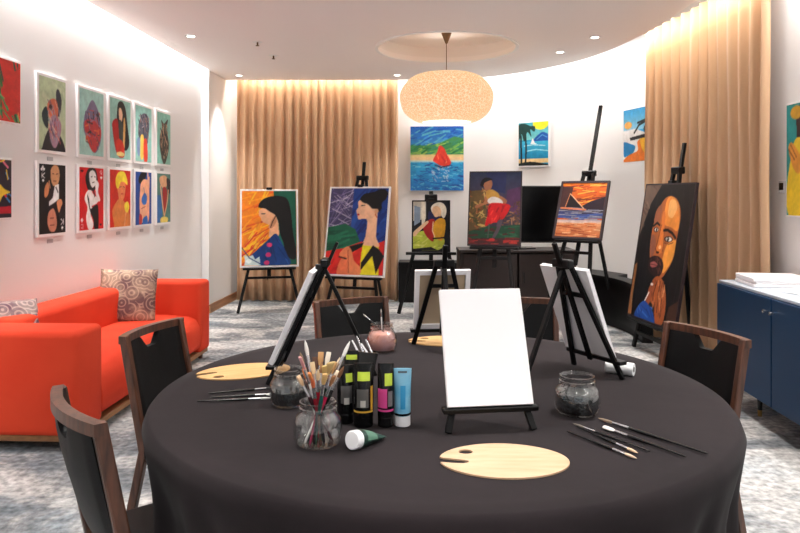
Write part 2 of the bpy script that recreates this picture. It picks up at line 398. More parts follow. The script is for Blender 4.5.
for px_, py_, lb in ((257.5, 42, 'nearer small dark ceiling sprinkler left of the pendant lamp'), (273.5, 55.5, 'farther small dark ceiling sprinkler left of the pendant lamp')):
    d = (ZC - EYE) * F / (HZ - py_); o = empty('ceiling_sprinkler', (at(px_, d), d, ZC), lb, 'sprinkler', 'ceiling sprinklers')
    MB().lathe([(.045, -.004), (.05, 0)], 20).build('plate', M['white_frame'], o)
    mb = MB(); mb.tube((0, 0, 0), (0, 0, -.035), .009, .007); mb.lathe([(.018, -.038), (.018, -.034)], 12); mb.build('nozzle', M['bronze'], o)

# ------------------------------------------------------------------ pendant lamp
pl = empty('pendant_lamp', (RC[0], RC[1], ZC + .163), 'large round woven rattan pendant lamp hanging from the ceiling recess', 'pendant lamp')
MB().lathe([(.052, 0), (.05, -.02), (.012, -.115), (.006, -.12)], 24).build('ceiling_canopy', M['bronze'], pl, True)
zc = 2.385 - (ZC + .163)
MB().tube((0, 0, -.1), (0, 0, zc + .21), .004).build('cord', M['bronze'], pl)
prof = [(.13, .222), (.18, .231), (.28, .222), (.37, .18), (.43, .115), (.468, .04), (.468, -.04), (.44, -.13), (.39, -.19), (.33, -.23), (.26, -.255), (.245, -.25)]
pp = spline([(r, z) for r, z in prof], 3)
sh = MB().lathe(pp, 64, (0, 0, zc), caps=False).build('lamp_shade', M['rattan'], pl, True, 180)
sd = sh.modifiers.new('t', 'SOLIDIFY'); sd.thickness = .004
MB().lathe([(.246, -.252), (.24, -.243)], 40, (0, 0, zc)).build('diffuser', M['diffuser'], pl)
MB().lathe([(.012, .1), (.03, .06), (.035, .02), (.02, -.02)], 16, (0, 0, zc)).build('bulb', M['white_cap'], pl, True)
l = bpy.data.lights.new('pendant_bulb', 'POINT'); l.energy = 9.5; l.color = (1, .93, .84); l.shadow_soft_size = .12
o = bpy.data.objects.new('pendant_bulb', l); o.location = (RC[0], RC[1], 2.30); C.objects.link(o)

# ------------------------------------------------------------------ pictures
def upn(a, k):   # bilinear enlarge of a small random field
    return a
def noise2(h, w, cells, rnd):
    g = rnd.random((cells + 2, cells + 2)); y = np.linspace(0, cells, h); x = np.linspace(0, cells, w)
    yi = y.astype(int); xi = x.astype(int); fy = (y - yi)[:, None]; fx = (x - xi)[None, :]
    a = g[yi][:, xi]; b = g[yi][:, xi + 1]; c = g[yi + 1][:, xi]; d = g[yi + 1][:, xi + 1]
    return (a * (1 - fy) * (1 - fx) + b * (1 - fy) * fx + c * fy * (1 - fx) + d * fy * fx)
def raster(shapes, asp, h, seed):
    SS = 2; H_ = h * SS + 1; W_ = int(h * asp) * SS + 1
    rnd = np.random.default_rng(seed)
    V, U = np.meshgrid(np.linspace(0, 1, H_), np.linspace(0, 1, W_), indexing='ij')
    img = np.zeros((H_, W_, 3))
    def pmask(p):
        m_ = np.zeros(U.shape, bool); n = len(p)
        for i in range(n):
            x1, y1 = p[i]; x2, y2 = p[(i + 1) % n]
            if y1 == y2: continue
            c = ((y1 > V) != (y2 > V)) & (U < (x2 - x1) * (V - y1) / (y2 - y1) + x1); m_ ^= c
        return m_
    def smask(pts, w):
        m_ = np.zeros(U.shape, bool)
        for (x1, y1), (x2, y2) in zip(pts, pts[1:]):
            ax, ay, bx, by = x1 * asp, y1, x2 * asp, y2; dx, dy = bx - ax, by - ay; q = dx * dx + dy * dy + 1e-12
            t_ = np.clip(((U * asp - ax) * dx + (V - ay) * dy) / q, 0, 1)
            m_ |= ((U * asp - ax - t_ * dx) ** 2 + (V - ay - t_ * dy) ** 2) < (w / 2) ** 2
        return m_
    def smooth(p):
        out = []; n = len(p)
        for i in range(n):
            p0, p1, p2, p3 = p[i - 1], p[i], p[(i + 1) % n], p[(i + 2) % n]
            for k in range(5):
                u = k / 5
                out.append(tuple(.5 * (2 * b + (c - a) * u + (2 * a - 5 * b + 4 * c - d) * u * u + (3 * b - a - 3 * c + d) * u ** 3) for a, b, c, d in zip(p0, p1, p2, p3)))
        return out
    for s in shapes:
        k = s[0]
        if k == 'B': img[:] = s[1]; continue
        if k == 'G':   # vertical blend top->bottom inside v-range
            _, v0, v1, c0, c1 = s; m_ = (V >= v0) & (V <= v1); t_ = np.clip((V - v0) / (v1 - v0), 0, 1)[..., None]
            g = np.array(c0) * (1 - t_) + np.array(c1) * t_; img = np.where(m_[..., None], g, img); continue
        if k == 'P': m_ = pmask(s[1]); col = s[2]
        elif k == 'C': m_ = pmask(smooth(s[1])); col = s[2]
        elif k == 'E':
            a_ = s[6] if len(s) > 6 else 0; X = (U - s[1]) * asp; Y = V - s[2]
            m_ = ((X * math.cos(a_) + Y * math.sin(a_)) / (s[3] * asp)) ** 2 + ((-X * math.sin(a_) + Y * math.cos(a_)) / s[4]) ** 2 < 1; col = s[5]
        elif k == 'L': m_ = smask(s[1], s[2]); col = s[3]
        elif k == 'S':  # scattered brush strokes inside a polygon: poly,count,len,width,angle,anglejit,colours
            _, poly, n, ln, w, an, aj, cols = s; pm = pmask(poly)
            x0, x1 = min(p[0] for p in poly), max(p[0] for p in poly); y0, y1 = min(p[1] for p in poly), max(p[1] for p in poly)
            for i in range(n):
                cx, cy = rnd.uniform(x0, x1), rnd.uniform(y0, y1); a_ = an + rnd.uniform(-aj, aj); L_ = ln * rnd.uniform(.5, 1.3) / 2
                mk = smask([(cx - math.cos(a_) * L_ / asp, cy - math.sin(a_) * L_), (cx + math.cos(a_) * L_ / asp, cy + math.sin(a_) * L_)], w * rnd.uniform(.6, 1.3)) & pm
                img[mk] = cols[rnd.integers(len(cols))]
            continue
        img[m_] = col
    n_ = noise2(H_, W_, 14, rnd)[..., None] * .6 + noise2(H_, W_, 50, rnd)[..., None] * .4
    img = img * (1 + (n_ - .5) * .22)
    p = np.pad(img, ((1, 1), (1, 1), (0, 0)), mode='edge')
    sm = sum(p[1 + dy:1 + dy + H_, 1 + dx:1 + dx + W_] * wt for dy, dx, wt in ((0, 0, .4), (0, 1, .15), (0, -1, .15), (1, 0, .15), (-1, 0, .15)))
    return np.clip(sm[::SS, ::SS], 0, 255)
def art_mesh(name, w, h, shapes, res, parent, y, seed=1, z0=0.):
    g = raster(shapes, w / h, res, seed); nv, nu = g.shape[:2]
    xs = np.linspace(-w / 2, w / 2, nu); zs = np.linspace(z0 + h, z0, nv)
    co = np.zeros((nv, nu, 3)); co[..., 0] = xs[None, :]; co[..., 1] = y; co[..., 2] = zs[:, None]
    idx = np.arange(nv * nu).reshape(nv, nu)
    f = np.stack([idx[1:, :-1], idx[1:, 1:], idx[:-1, 1:], idx[:-1, :-1]], -1).reshape(-1, 4)
    me = bpy.data.meshes.new(name); me.from_pydata(co.reshape(-1, 3).tolist(), [], f.tolist())
    c = g.reshape(-1, 3) / 255.; c = np.where(c <= .04045, c / 12.92, ((c + .055) / 1.055) ** 2.4)
    a = me.color_attributes.new('paint', 'FLOAT_COLOR', 'POINT'); a.data.foreach_set('color', np.concatenate([c, np.ones((len(c), 1))], 1).astype(np.float32).ravel())
    me.materials.append(M['paint'])
    o = bpy.data.objects.new(name, me); C.objects.link(o); o.parent = parent; return o
def picture(name, loc, rot, w, h, shapes, label, cat='picture', group=None, border=.02, frame='white_frame', res=70, seed=1, depth=.02, proud=0):
    """w x h picture; origin bottom centre, faces local -Y, the back on local y=0"""
    e = empty(name, loc, label, cat, group); e.rotation_euler = rot
    mb = MB(); b = border; fy = -depth
    if proud:
        mb.box((0, -depth / 2, h / 2), (w - b, depth * .8, h - b))
        for sx in (-1, 1): mb.box((sx * (w / 2 - b / 2), -(depth + proud) / 2, h / 2), (b, depth + proud, h))
        for z in (b / 2, h - b / 2): mb.box((0, -(depth + proud) / 2, z), (w - 2 * b, depth + proud, b))
    else: mb.box((0, -depth / 2, h / 2), (w, depth, h), .002, 1)
    mb.build('frame', M[frame], e)
    art_mesh('artwork', w - 2 * b, h - 2 * b, shapes, res, e, -depth - .0015, seed, b)
    return e
SK = (236, 176, 140); BK = (18, 18, 20)
FULL = [(0, 0), (1, 0), (1, 1), (0, 1)]
# girl with long black hair
A_girl = [('B', (238, 132, 28)), ('S', FULL, 70, .35, .02, -.7, .6, [(248, 190, 40), (226, 84, 30), (250, 160, 36), (232, 110, 30)]),
  ('S', [(0, .5), (.5, .5), (.3, 1), (0, 1)], 26, .3, .014, -.8, .3, [(220, 60, 40), (250, 196, 60), (200, 70, 40)]),
  ('P', [(.58, 0), (1, 0), (1, 1), (.62, 1)], (22, 92, 72)), ('C', [(.66, .6), (.78, .66), (.76, .8), (.68, .74)], (24, 112, 92)),
  ('C', [(.33, .25), (.5, .24), (.64, .38), (.67, .5), (.66, .62), (.5, .63), (.5, .55), (.50, .47), (.43, .44), (.37, .42), (.34, .36), (.31, .33)], (240, 180, 140)),
  ('C', [(.48, .5), (.52, .44), (.60, .34), (.64, .4), (.56, .5)], (206, 140, 104)),
  ('C', [(.30, .22), (.36, .13), (.50, .08), (.70, .07), (.84, .12), (.9, .3), (.93, .55), (.99, .82), (.95, .93), (.78, .86), (.76, .72), (.7, .6), (.68, .46), (.62, .34), (.5, .28), (.42, .24)], BK),
  ('L', [(.62, .34), (.56, .42), (.52, .5)], .012, (60, 40, 30)), ('L', [(.36, .31), (.42, .31)], .012, (30, 40, 60)), ('E', .36, .42, .02, .012, (190, 60, 50)),
  ('C', [(.48, .66), (.62, .58), (.72, .7), (.82, .86), (.86, 1.0), (.3, 1.0), (.14, .9), (.3, .78)], (20, 62, 128)),
  ('S', [(.5, .62), (.66, .62), (.86, 1), (.36, 1)], 14, .2, .016, 1.2, .3, [(16, 44, 100), (30, 84, 160)]),
  ('E', .50, .73, .05, .03, (214, 60, 110)), ('E', .48, .86, .05, .032, (206, 50, 110)), ('E', .45, .965, .05, .03, (214, 60, 120)),
  ('P', [(.06, .93), (.04, .86), (.12, .88), (.2, .86), (.24, .92), (.32, .88), (.34, 1), (.05, 1)], (196, 216, 214)), ('E', .13, .94, .05, .03, (230, 240, 238)),
  ('L', [(.0, .76), (.14, .9), (.34, .98)], .012, (16, 50, 110))]
# woman in yellow dress
A_woman = [('B', (26, 66, 150)), ('S', [(.38, 0), (1, 0), (1, .66), (.38, .66)], 34, .3, .03, -.9, .5, [(18, 50, 128), (36, 84, 172), (20, 40, 110)]),
  ('P', [(0, 0), (.40, 0), (.4, .44), (0, .5)], (70, 66, 104)), ('S', [(0, 0), (.4, 0), (.4, .42), (0, .46)], 40, .28, .008, -.2, 1.2, [(190, 184, 208), (150, 140, 180), (110, 100, 150)]),
  ('P', [(0, .46), (.3, .42), (.48, .48), (.6, .66), (.3, .74), (0, .78)], (20, 100, 72)), ('S', [(0, .5), (.5, .5), (.5, .7), (0, .76)], 16, .25, .03, -.2, .3, [(16, 84, 62), (28, 120, 86)]),
  ('P', [(0, .74), (.3, .7), (.6, .62), (.8, .66), (1, .6), (1, 1), (0, 1)], (214, 40, 34)), ('S', [(0, .76), (1, .7), (1, 1), (0, 1)], 14, .2, .03, -.6, .5, [(196, 30, 30), (230, 66, 40)]),
  ('C', [(.50, .15), (.66, .12), (.82, .24), (.84, .4), (.84, .56), (.90, .68), (.62, .68), (.66, .56), (.67, .38), (.60, .36), (.52, .365), (.50, .33), (.48, .29), (.47, .26), (.50, .22)], (246, 196, 158)),
  ('C', [(.52, .13), (.58, .07), (.7, .05), (.76, .04), (.9, .01), (.99, .05), (.96, .13), (.9, .17), (.90, .24), (.84, .28), (.80, .24), (.74, .24), (.66, .19), (.58, .17)], BK),
  ('E', .815, .27, .035, .03, (236, 170, 130)), ('L', [(.55, .205), (.61, .2)], .01, (40, 30, 30)), ('E', .51, .31, .02, .012, (200, 40, 40)), ('L', [(.8, .3), (.83, .34)], .012, (214, 90, 40)),
  ('P', [(.62, .66), (.9, .68), (.93, 1), (.60, 1)], (234, 224, 36)), ('P', [(.62, .86), (.80, .66), (.90, .7), (1, .78), (.88, .98), (.8, .78), (.62, .95)], BK),
  ('P', [(.40, .68), (.64, .63), (.62, .68), (.42, .76)], BK),
  ('C', [(.24, .76), (.36, .68), (.44, .72), (.5, .84), (.62, .92), (.6, 1), (.4, 1), (.38, .86), (.28, .82)], (238, 140, 92)), ('C', [(.22, 1), (.26, .84), (.36, .8), (.4, 1)], (230, 120, 78)),
  ('L', [(.24, .8), (.36, .82)], .016, (40, 20, 20)), ('L', [(.38, .72), (.42, .98)], .008, (170, 60, 40))]
# small painting, woman in red and yellow with pale hat
A_hat = [('B', (20, 22, 30)), ('P', [(0, 0), (.36, 0), (.36, .36), (0, .4)], (196, 190, 176)), ('P', [(.03, .08), (.2, .12), (.2, .42), (.03, .5)], (130, 148, 170)), ('P', [(.22, 0), (.34, 0), (.34, .4), (.24, .5)], (222, 214, 196)),
  ('C', [(0, .72), (.3, .6), (.5, .74), (.86, .76), (.8, .95), (.5, 1.02), (.1, .98), (0, .96)], (190, 200, 70)), ('S', [(0, .68), (.8, .7), (.8, 1), (0, 1)], 20, .2, .03, -.4, .5, [(168, 184, 60), (214, 216, 110)]),
  ('C', [(.5, .12), (.62, .03), (.8, .02), (.92, .12), (.92, .26), (.84, .34), (.7, .2), (.55, .24)], (236, 228, 210)), ('C', [(.54, .14), (.64, .09), (.76, .14), (.78, .28), (.66, .36), (.56, .3)], (232, 190, 150)),
  ('C', [(.44, .2), (.54, .24), (.62, .32), (.74, .3), (.72, .36), (.56, .42), (.42, .36)], (34, 36, 82)), ('C', [(.28, .52), (.44, .38), (.6, .38), (.58, .6), (.56, .82), (.36, .7)], (176, 34, 34)),
  ('C', [(.62, .4), (.78, .34), (.9, .4), (.88, .66), (.8, .8), (.62, .74), (.56, .56)], (226, 164, 40)), ('C', [(0, .64), (.2, .5), (.38, .4), (.42, .44), (.2, .6), (.04, .72)], (236, 196, 156)),
  ('L', [(.56, .42), (.54, .6), (.6, .72)], .02, (240, 200, 160)), ('L', [(.56, .76), (.86, .74)], .03, (40, 24, 24)), ('P', [(0, .97), (.5, .93), (.7, 1), (0, 1)], (24, 20, 22))]
# dancer in a red skirt
A_dance = [('B', (58, 52, 66)), ('G', 0, .45, (44, 56, 84), (74, 60, 84)), ('P', [(.3, 0), (.72, 0), (.7, .3), (.45, .25)], (40, 50, 92)), ('P', [(.74, .25), (1, .2), (1, .6), (.7, .5)], (84, 52, 88)), ('P', [(0, .26), (.32, .24), (.36, .8), (0, .84)], (104, 84, 52)),
  ('S', [(0, .25), (.4, .2), (.45, .8), (0, .84)], 90, .07, .018, .4, 1.4, [(176, 140, 82), (196, 164, 96), (120, 70, 40), (70, 74, 44), (150, 96, 60)]),
  ('S', [(.68, .4), (1, .4), (1, .74), (.6, .74)], 50, .06, .016, .4, 1.4, [(150, 112, 80), (112, 78, 60), (84, 60, 50)]),
  ('P', [(.0, .82), (.3, .76), (1, .72), (1, .94), (0, .96)], (30, 70, 50)), ('S', [(0, .8), (1, .74), (1, 1), (0, 1)], 26, .14, .02, .1, .4, [(40, 92, 66), (80, 40, 36), (36, 56, 46)]), ('P', [(0, .92), (1, .9), (1, 1), (0, 1)], (70, 40, 40)), ('S', [(0, .9), (1, .9), (1, .99), (0, .99)], 20, .1, .02, .05, .3, [(176, 50, 44), (110, 36, 36)]),
  ('C', [(.3, .34), (.42, .26), (.52, .3), (.64, .34), (.74, .4), (.64, .46), (.36, .44), (.14, .5), (.12, .46), (.28, .42)], (170, 110, 76)),
  ('C', [(.26, .14), (.32, .1), (.42, .11), (.44, .18), (.4, .24), (.3, .24)], (170, 112, 84)), ('C', [(.20, .18), (.24, .1), (.34, .07), (.44, .1), (.36, .12), (.28, .15), (.26, .2)], (22, 20, 30)),
  ('C', [(.32, .27), (.44, .24), (.58, .31), (.55, .38), (.36, .38)], (196, 150, 70)), ('C', [(.36, .38), (.46, .34), (.60, .37), (.66, .43), (.5, .43), (.38, .43)], (230, 226, 222)),
  ('C', [(.4, .44), (.62, .43), (.80, .46), (.74, .58), (.62, .68), (.48, .7), (.32, .74), (.36, .6)], (206, 34, 38)), ('S', [(.38, .46), (.76, .46), (.6, .68), (.36, .72)], 18, .1, .016, 1.8, .4, [(226, 60, 54), (160, 22, 34)]),
  ('C', [(.56, .68), (.66, .66), (.6, .8), (.5, .92), (.46, .9), (.54, .78)], (84, 74, 84)), ('E', .46, .93, .06, .02, (196, 50, 50)), ('L', [(.40, .72), (.38, .9)], .02, (70, 84, 74))]
# sailing boat at sunset
A_boat = [('B', (172, 77, 25)), ('G', 0, .4, (189, 94, 25), (168, 72, 29)), ('S', [(0, 0), (1, 0), (1, .4), (0, .45)], 60, .3, .02, -.08, .25, [(204, 120, 34), (151, 56, 22), (206, 146, 60), (103, 44, 25), (194, 82, 25)]),
  ('P', [(0, .06), (.25, .08), (.2, .5), (0, .5)], (61, 34, 34)), ('P', [(.45, .46), (.7, .34), (1, .26), (1, .6), (.4, .56)], (37, 25, 37)), ('G', .46, .66, (60, 60, 82), (44, 65, 129)), ('P', [(.42, .46), (.75, .36), (1, .28), (1, .56), (.45, .58)], (36, 24, 34)),
  ('S', [(0, .44), (1, .5), (1, .7), (0, .7)], 44, .25, .016, 0, .1, [(103, 103, 120), (51, 79, 146), (37, 44, 94), (129, 129, 137)]), ('G', .69, .75, (163, 146, 151), (199, 168, 146)), ('G', .75, 1, (199, 137, 94), (168, 86, 46)),
  ('S', [(0, .75), (1, .73), (1, 1), (0, 1)], 46, .2, .02, 0, .15, [(206, 154, 111), (177, 94, 51), (146, 68, 37), (202, 129, 82)]),
  ('P', [(.2, .2), (.52, .46), (.16, .46)], (25, 17, 22)), ('L', [(.2, .2), (.56, .48)], .016, (211, 163, 129)), ('L', [(.2, .2), (.13, .46)], .012, (194, 129, 86)), ('L', [(.04, .47), (.6, .5)], .03, (194, 111, 68)), ('L', [(.06, .5), (.56, .53)], .014, (51, 25, 25))]
# bearded man portrait
A_man = [('B', (26, 21, 22)), ('P', [(0, 0), (.34, 0), (.16, .14), (.06, .3), (0, .4)], (104, 84, 72)), ('S', [(0, 0), (.34, 0), (.1, .3), (0, .4)], 20, .08, .012, .9, .6, [(84, 64, 54), (130, 104, 88)]),
  ('P', [(0, .62), (.05, .6), (.08, 1), (0, 1)], (150, 100, 60)),
  ('C', [(.3, .05), (.5, -.01), (.85, .0), (.99, .4), (.92, .9), (.5, 1), (.1, .98), (.06, .6), (.1, .25)], (13, 12, 15)),
  ('S', [(.3, .05), (.9, .02), (.98, .9), (.1, .95), (.08, .4)], 70, .22, .007, 1.5, .2, [(26, 24, 30), (34, 30, 34), (8, 8, 10)]),
  ('C', [(.36, .17), (.46, .1), (.58, .085), (.72, .12), (.81, .22), (.8, .38), (.79, .52), (.7, .62), (.6, .68), (.48, .66), (.36, .6), (.29, .5), (.27, .36), (.3, .26)], (176, 96, 50)),
  ('C', [(.5, .105), (.6, .09), (.74, .14), (.8, .25), (.79, .33), (.66, .31), (.52, .29), (.48, .2)], (236, 146, 62)), ('C', [(.56, .12), (.66, .115), (.72, .17), (.66, .24), (.56, .22)], (250, 184, 110)),
  ('C', [(.66, .42), (.79, .4), (.78, .52), (.7, .6), (.62, .64), (.58, .56), (.6, .47)], (240, 158, 66)), ('C', [(.3, .2), (.4, .15), (.42, .27), (.3, .31)], (150, 88, 60)), ('C', [(.28, .38), (.36, .39), (.4, .46), (.36, .54), (.3, .5)], (142, 86, 66)),
  ('C', [(.45, .2), (.51, .22), (.53, .36), (.56, .45), (.54, .5), (.46, .505), (.41, .48), (.44, .4), (.45, .3)], (214, 120, 54)), ('L', [(.455, .3), (.43, .42), (.405, .475), (.44, .5)], .008, (84, 40, 26)), ('E', .46, .5, .035, .009, (50, 20, 16)), ('L', [(.53, .34), (.56, .44), (.55, .49)], .007, (120, 60, 34)), ('E', .49, .46, .025, .014, (250, 190, 130)),
  ('L', [(.29, .31), (.36, .285), (.42, .30)], .018, (14, 10, 12)), ('L', [(.52, .335), (.6, .33), (.70, .35), (.77, .38)], .02, (14, 10, 12)),
  ('E', .36, .335, .055, .019, (60, 34, 28)), ('E', .365, .335, .038, .013, (226, 220, 214)), ('E', .37, .335, .016, .013, BK),
  ('E', .64, .395, .085, .022, (60, 30, 22)), ('E', .645, .395, .06, .016, (232, 228, 222)), ('E', .63, .394, .025, .016, BK), ('E', .625, .39, .006, .005, (250, 250, 250)), ('L', [(.56, .425), (.66, .43), (.74, .415)], .007, (120, 60, 34)),
  ('C', [(.3, .56), (.38, .53), (.48, .525), (.58, .55), (.62, .6), (.58, .66), (.5, .68), (.38, .66), (.3, .62)], (44, 24, 26)), ('S', [(.3, .54), (.6, .53), (.62, .66), (.34, .66)], 24, .05, .007, 1.2, .5, [(90, 50, 44), (24, 14, 16), (120, 66, 50)]), ('C', [(.34, .585), (.42, .57), (.5, .59), (.44, .61), (.36, .61)], (160, 86, 84)), ('L', [(.34, .592), (.5, .594)], .005, (70, 24, 26)),
  ('C', [(.44, .71), (.52, .67), (.62, .68), (.72, .74), (.78, .86), (.76, .99), (.62, 1), (.56, .9), (.46, .86), (.38, .8)], (170, 88, 46)), ('C', [(.4, .76), (.46, .72), (.5, .78), (.44, .88), (.36, .9)], (150, 78, 48)),
  ('L', [(.54, .7), (.5, .8), (.52, .9)], .009, (60, 28, 20)), ('L', [(.61, .7), (.6, .8), (.62, .92)], .009, (60, 28, 20)), ('L', [(.69, .74), (.68, .84), (.7, .95)], .009, (70, 32, 22)), ('S', [(.42, .7), (.7, .69), (.76, .96), (.5, .94)], 34, .07, .009, 1.4, .3, [(96, 46, 28), (228, 150, 100), (204, 112, 58), (120, 60, 36)]),
  ('E', .44, .735, .03, .01, (240, 226, 216)), ('L', [(.4, .8), (.33, .88)], .014, (236, 226, 220)), ('C', [(.2, .93), (.32, .87), (.44, .89), (.56, .94), (.58, 1.01), (.18, 1.01)], (26, 70, 150)), ('S', [(.2, .88), (.56, .9), (.56, 1), (.2, 1)], 10, .08, .01, .6, .5, [(20, 50, 120), (60, 110, 190)]),
  ('P', [(.84, .86), (1, .8), (1, 1), (.8, 1)], (70, 42, 32))]
# big sea picture with red sail
A_sail = [('B', (40, 110, 180)), ('G', 0, .28, (30, 90, 176), (54, 130, 190)), ('S', [(0, 0), (1, 0), (1, .3), (0, .36)], 60, .2, .018, -.2, .4, [(24, 80, 170), (70, 150, 206), (40, 112, 196), (90, 170, 190)]),
  ('P', [(0, .3), (.3, .3), (.5, .26), (.75, .16), (1, .2), (1, .46), (0, .46)], (66, 140, 84)), ('S', [(0, .28), (.5, .26), (1, .18), (1, .46), (0, .46)], 70, .14, .02, -.3, .4, [(44, 120, 70), (110, 176, 84), (60, 140, 110), (150, 190, 90)]),
  ('G', .44, .53, (236, 210, 140), (244, 204, 160)), ('G', .53, .56, (226, 226, 210), (160, 214, 226)), ('G', .56, 1, (50, 170, 216), (40, 110, 186)),
  ('S', [(0, .56), (1, .56), (1, 1), (0, 1)], 150, .09, .012, .1, .4, [(30, 90, 170), (70, 180, 220), (40, 130, 200), (120, 200, 224), (36, 70, 150)]),
  ('S', [(.36, .62), (.66, .62), (.7, .86), (.38, .86)], 30, .05, .01, .8, .8, [(220, 226, 232), (180, 190, 220), (90, 80, 140)]),
  ('C', [(.5, .3), (.58, .34), (.62, .42), (.7, .58), (.55, .62), (.42, .56), (.39, .52), (.46, .4)], (228, 66, 50)), ('S', [(.45, .35), (.6, .35), (.68, .58), (.42, .58)], 12, .08, .012, 1.3, .5, [(246, 130, 90), (200, 40, 44)]), ('L', [(.42, .6), (.52, .64), (.68, .61)], .018, (60, 40, 70))]
# palms at the sea
A_palm = [('B', (30, 150, 190)), ('G', 0, .4, (70, 170, 190), (120, 200, 200)), ('E', .75, .04, .26, .14, (244, 228, 50)), ('C', [(.5, .42), (.66, .3), (.82, .24), (1, .3), (1.02, .44), (.6, .46)], (24, 84, 168)), ('L', [(.62, .4), (.8, .3), (.96, .36)], .02, (90, 160, 220)),
  ('G', .44, .84, (60, 180, 214), (20, 130, 176)), ('L', [(.2, .54), (.5, .52), (.9, .55)], .02, (190, 230, 238)), ('L', [(.3, .66), (.6, .63), (.98, .67)], .025, (150, 214, 226)), ('P', [(.48, .36), (.56, .48), (.42, .48)], (250, 250, 250)), ('L', [(.42, .49), (.6, .5)], .02, (250, 250, 250)),
  ('G', .84, .94, (238, 208, 150), (226, 190, 130)), ('C', [(0, .95), (.4, .91), (.8, .95), (1, .98), (1, 1.02), (0, 1.02)], (24, 28, 26)), ('L', [(.08, .3), (.1, .98)], .045, (16, 30, 34)), ('L', [(.24, .25), (.26, .6), (.24, .98)], .04, (16, 30, 34)),
  ('C', [(0, .06), (.2, .02), (.4, .08), (.56, .1), (.54, .22), (.4, .16), (.44, .34), (.3, .22), (.2, .44), (.1, .26), (0, .42)], (20, 60, 56))]
# palm on orange sand
A_surf = [('B', (60, 170, 226)), ('G', 0, .4, (40, 160, 226), (150, 214, 240)), ('E', .2, .3, .16, .07, (250, 190, 90)), ('P', [(0, .4), (.5, .38), (1, .5), (1, 1), (0, 1)], (240, 240, 240)), ('C', [(0, .62), (.3, .66), (.5, .72), (.4, .84), (.1, .9), (0, .86)], (30, 140, 206)), ('C', [(.6, .62), (1, .58), (1, 1.02), (0, 1.02), (.2, .88), (.6, .8)], (240, 128, 40)), ('C', [(.7, .58), (1, .54), (1, .84), (.8, .8)], (248, 190, 50)),
  ('P', [(.26, .54), (.9, .5), (1, .56), (.3, .6)], (24, 30, 34)), ('L', [(.96, .56), (.86, .4), (.98, .28)], .03, (24, 30, 34)), ('L', [(.46, .46), (.66, .32), (.96, .26)], .04, (24, 34, 38)), ('L', [(.6, .28), (.9, .24), (1, .3)], .04, (24, 34, 38))]
A_teal = [('B', (40, 150, 150)), ('C', [(.3, .0), (.9, .0), (1, .4), (.8, .6), (.3, .5), (.2, .2)], (60, 30, 30)), ('E', .2, .08, .12, .06, (210, 160, 50)), ('C', [(.12, .4), (.3, .3), (.6, .36), (.9, .3), (1, 1), (.04, 1)], (236, 200, 50)), ('C', [(.04, .4), (.1, .34), (.22, .42), (.3, .5), (.26, .62), (.14, .58)], (226, 150, 60)), ('L', [(.04, .4), (.16, .5)], .012, (120, 60, 30)), ('L', [(.08, .36), (.2, .48)], .01, (120, 60, 30)),
  ('C', [(.4, .12), (.6, .08), (.78, .2), (.7, .36), (.5, .36)], (200, 130, 70)), ('S', [(.1, .5), (.9, .4), (.95, 1), (.06, 1)], 20, .2, .012, 1.4, .3, [(210, 160, 30), (250, 226, 110)])]
# left wall prints
def floral(bg, seed): return [('B', bg), ('S', FULL, 26, .5, .04, 1.1, .5, [(30, 110, 56), (60, 150, 80), (20, 80, 60)]), ('S', FULL, 14, .4, .02, .8, .6, [(236, 170, 70), (220, 40, 30), (120, 190, 120)]), ('P', [(0, 0), (.4, 0), (.1, .3), (0, .4)], bg), ('P', [(.8, .2), (1, .1), (1, .8), (.85, .9), (.7, .5)], bg)]
G1 = [('B', (188, 206, 168)), ('S', FULL, 20, .3, .04, .8, .6, [(200, 214, 180), (176, 196, 160)]), ('C', [(.1, .98), (.3, .74), (.5, .7), (.8, .78), (1, .96), (1, 1.02), (.1, 1.02)], (28, 24, 30)), ('C', [(.62, .2), (.72, .12), (.84, .26), (.8, .44), (.7, .5)], (40, 48, 58)), ('C', [(.3, .36), (.46, .28), (.66, .3), (.7, .5), (.5, .62), (.32, .5)], (206, 110, 80)), ('E', .42, .4, .07, .04, (60, 30, 30)), ('C', [(.1, .5), (.26, .4), (.34, .56), (.3, .7), (.14, .62)], (30, 50, 54)),
  ('C', [(.4, .56), (.62, .5), (.82, .6), (.8, .76), (.6, .96), (.4, .84)], (170, 130, 150)), ('S', [(.3, .3), (.8, .3), (.8, .9), (.35, .9)], 40, .14, .014, 1.2, .6, [(240, 190, 160), (90, 70, 100), (190, 90, 90), (150, 160, 170)])]
G2 = [('B', (160, 206, 198)), ('C', [(.3, .3), (.5, .14), (.7, .22), (.84, .4), (.9, .66), (.8, .86), (.6, .96), (.34, .8), (.16, .6), (.2, .4)], (120, 110, 140)), ('C', [(.2, .5), (.5, .44), (.84, .52), (.88, .7), (.6, .95), (.3, .76)], (190, 56, 60)), ('S', [(.2, .3), (.86, .3), (.8, .9), (.25, .8)], 60, .14, .02, .6, 1, [(226, 120, 60), (70, 60, 90), (150, 130, 160), (200, 60, 60), (50, 30, 40)])]
G3 = [('B', (150, 200, 190)), ('C', [(.36, .1), (.56, .02), (.74, .12), (.84, .4), (.94, .7), (.8, .84), (.6, .8), (.34, .5)], (24, 20, 22)), ('C', [(.42, .16), (.52, .14), (.6, .24), (.54, .4), (.44, .34)], (226, 190, 160)), ('C', [(.12, .4), (.36, .34), (.42, .6), (.5, .9), (.3, .9), (.14, .6)], (176, 30, 34)), ('C', [(.42, .36), (.6, .4), (.6, .7), (.44, .66)], (60, 76, 74)), ('C', [(.66, .3), (.74, .4), (.7, .8), (.62, .8)], (214, 170, 100)), ('C', [(.3, .7), (.6, .7), (.7, .94), (.4, .96)], (200, 50, 36)), ('E', .5, .92, .2, .04, (240, 210, 130))]
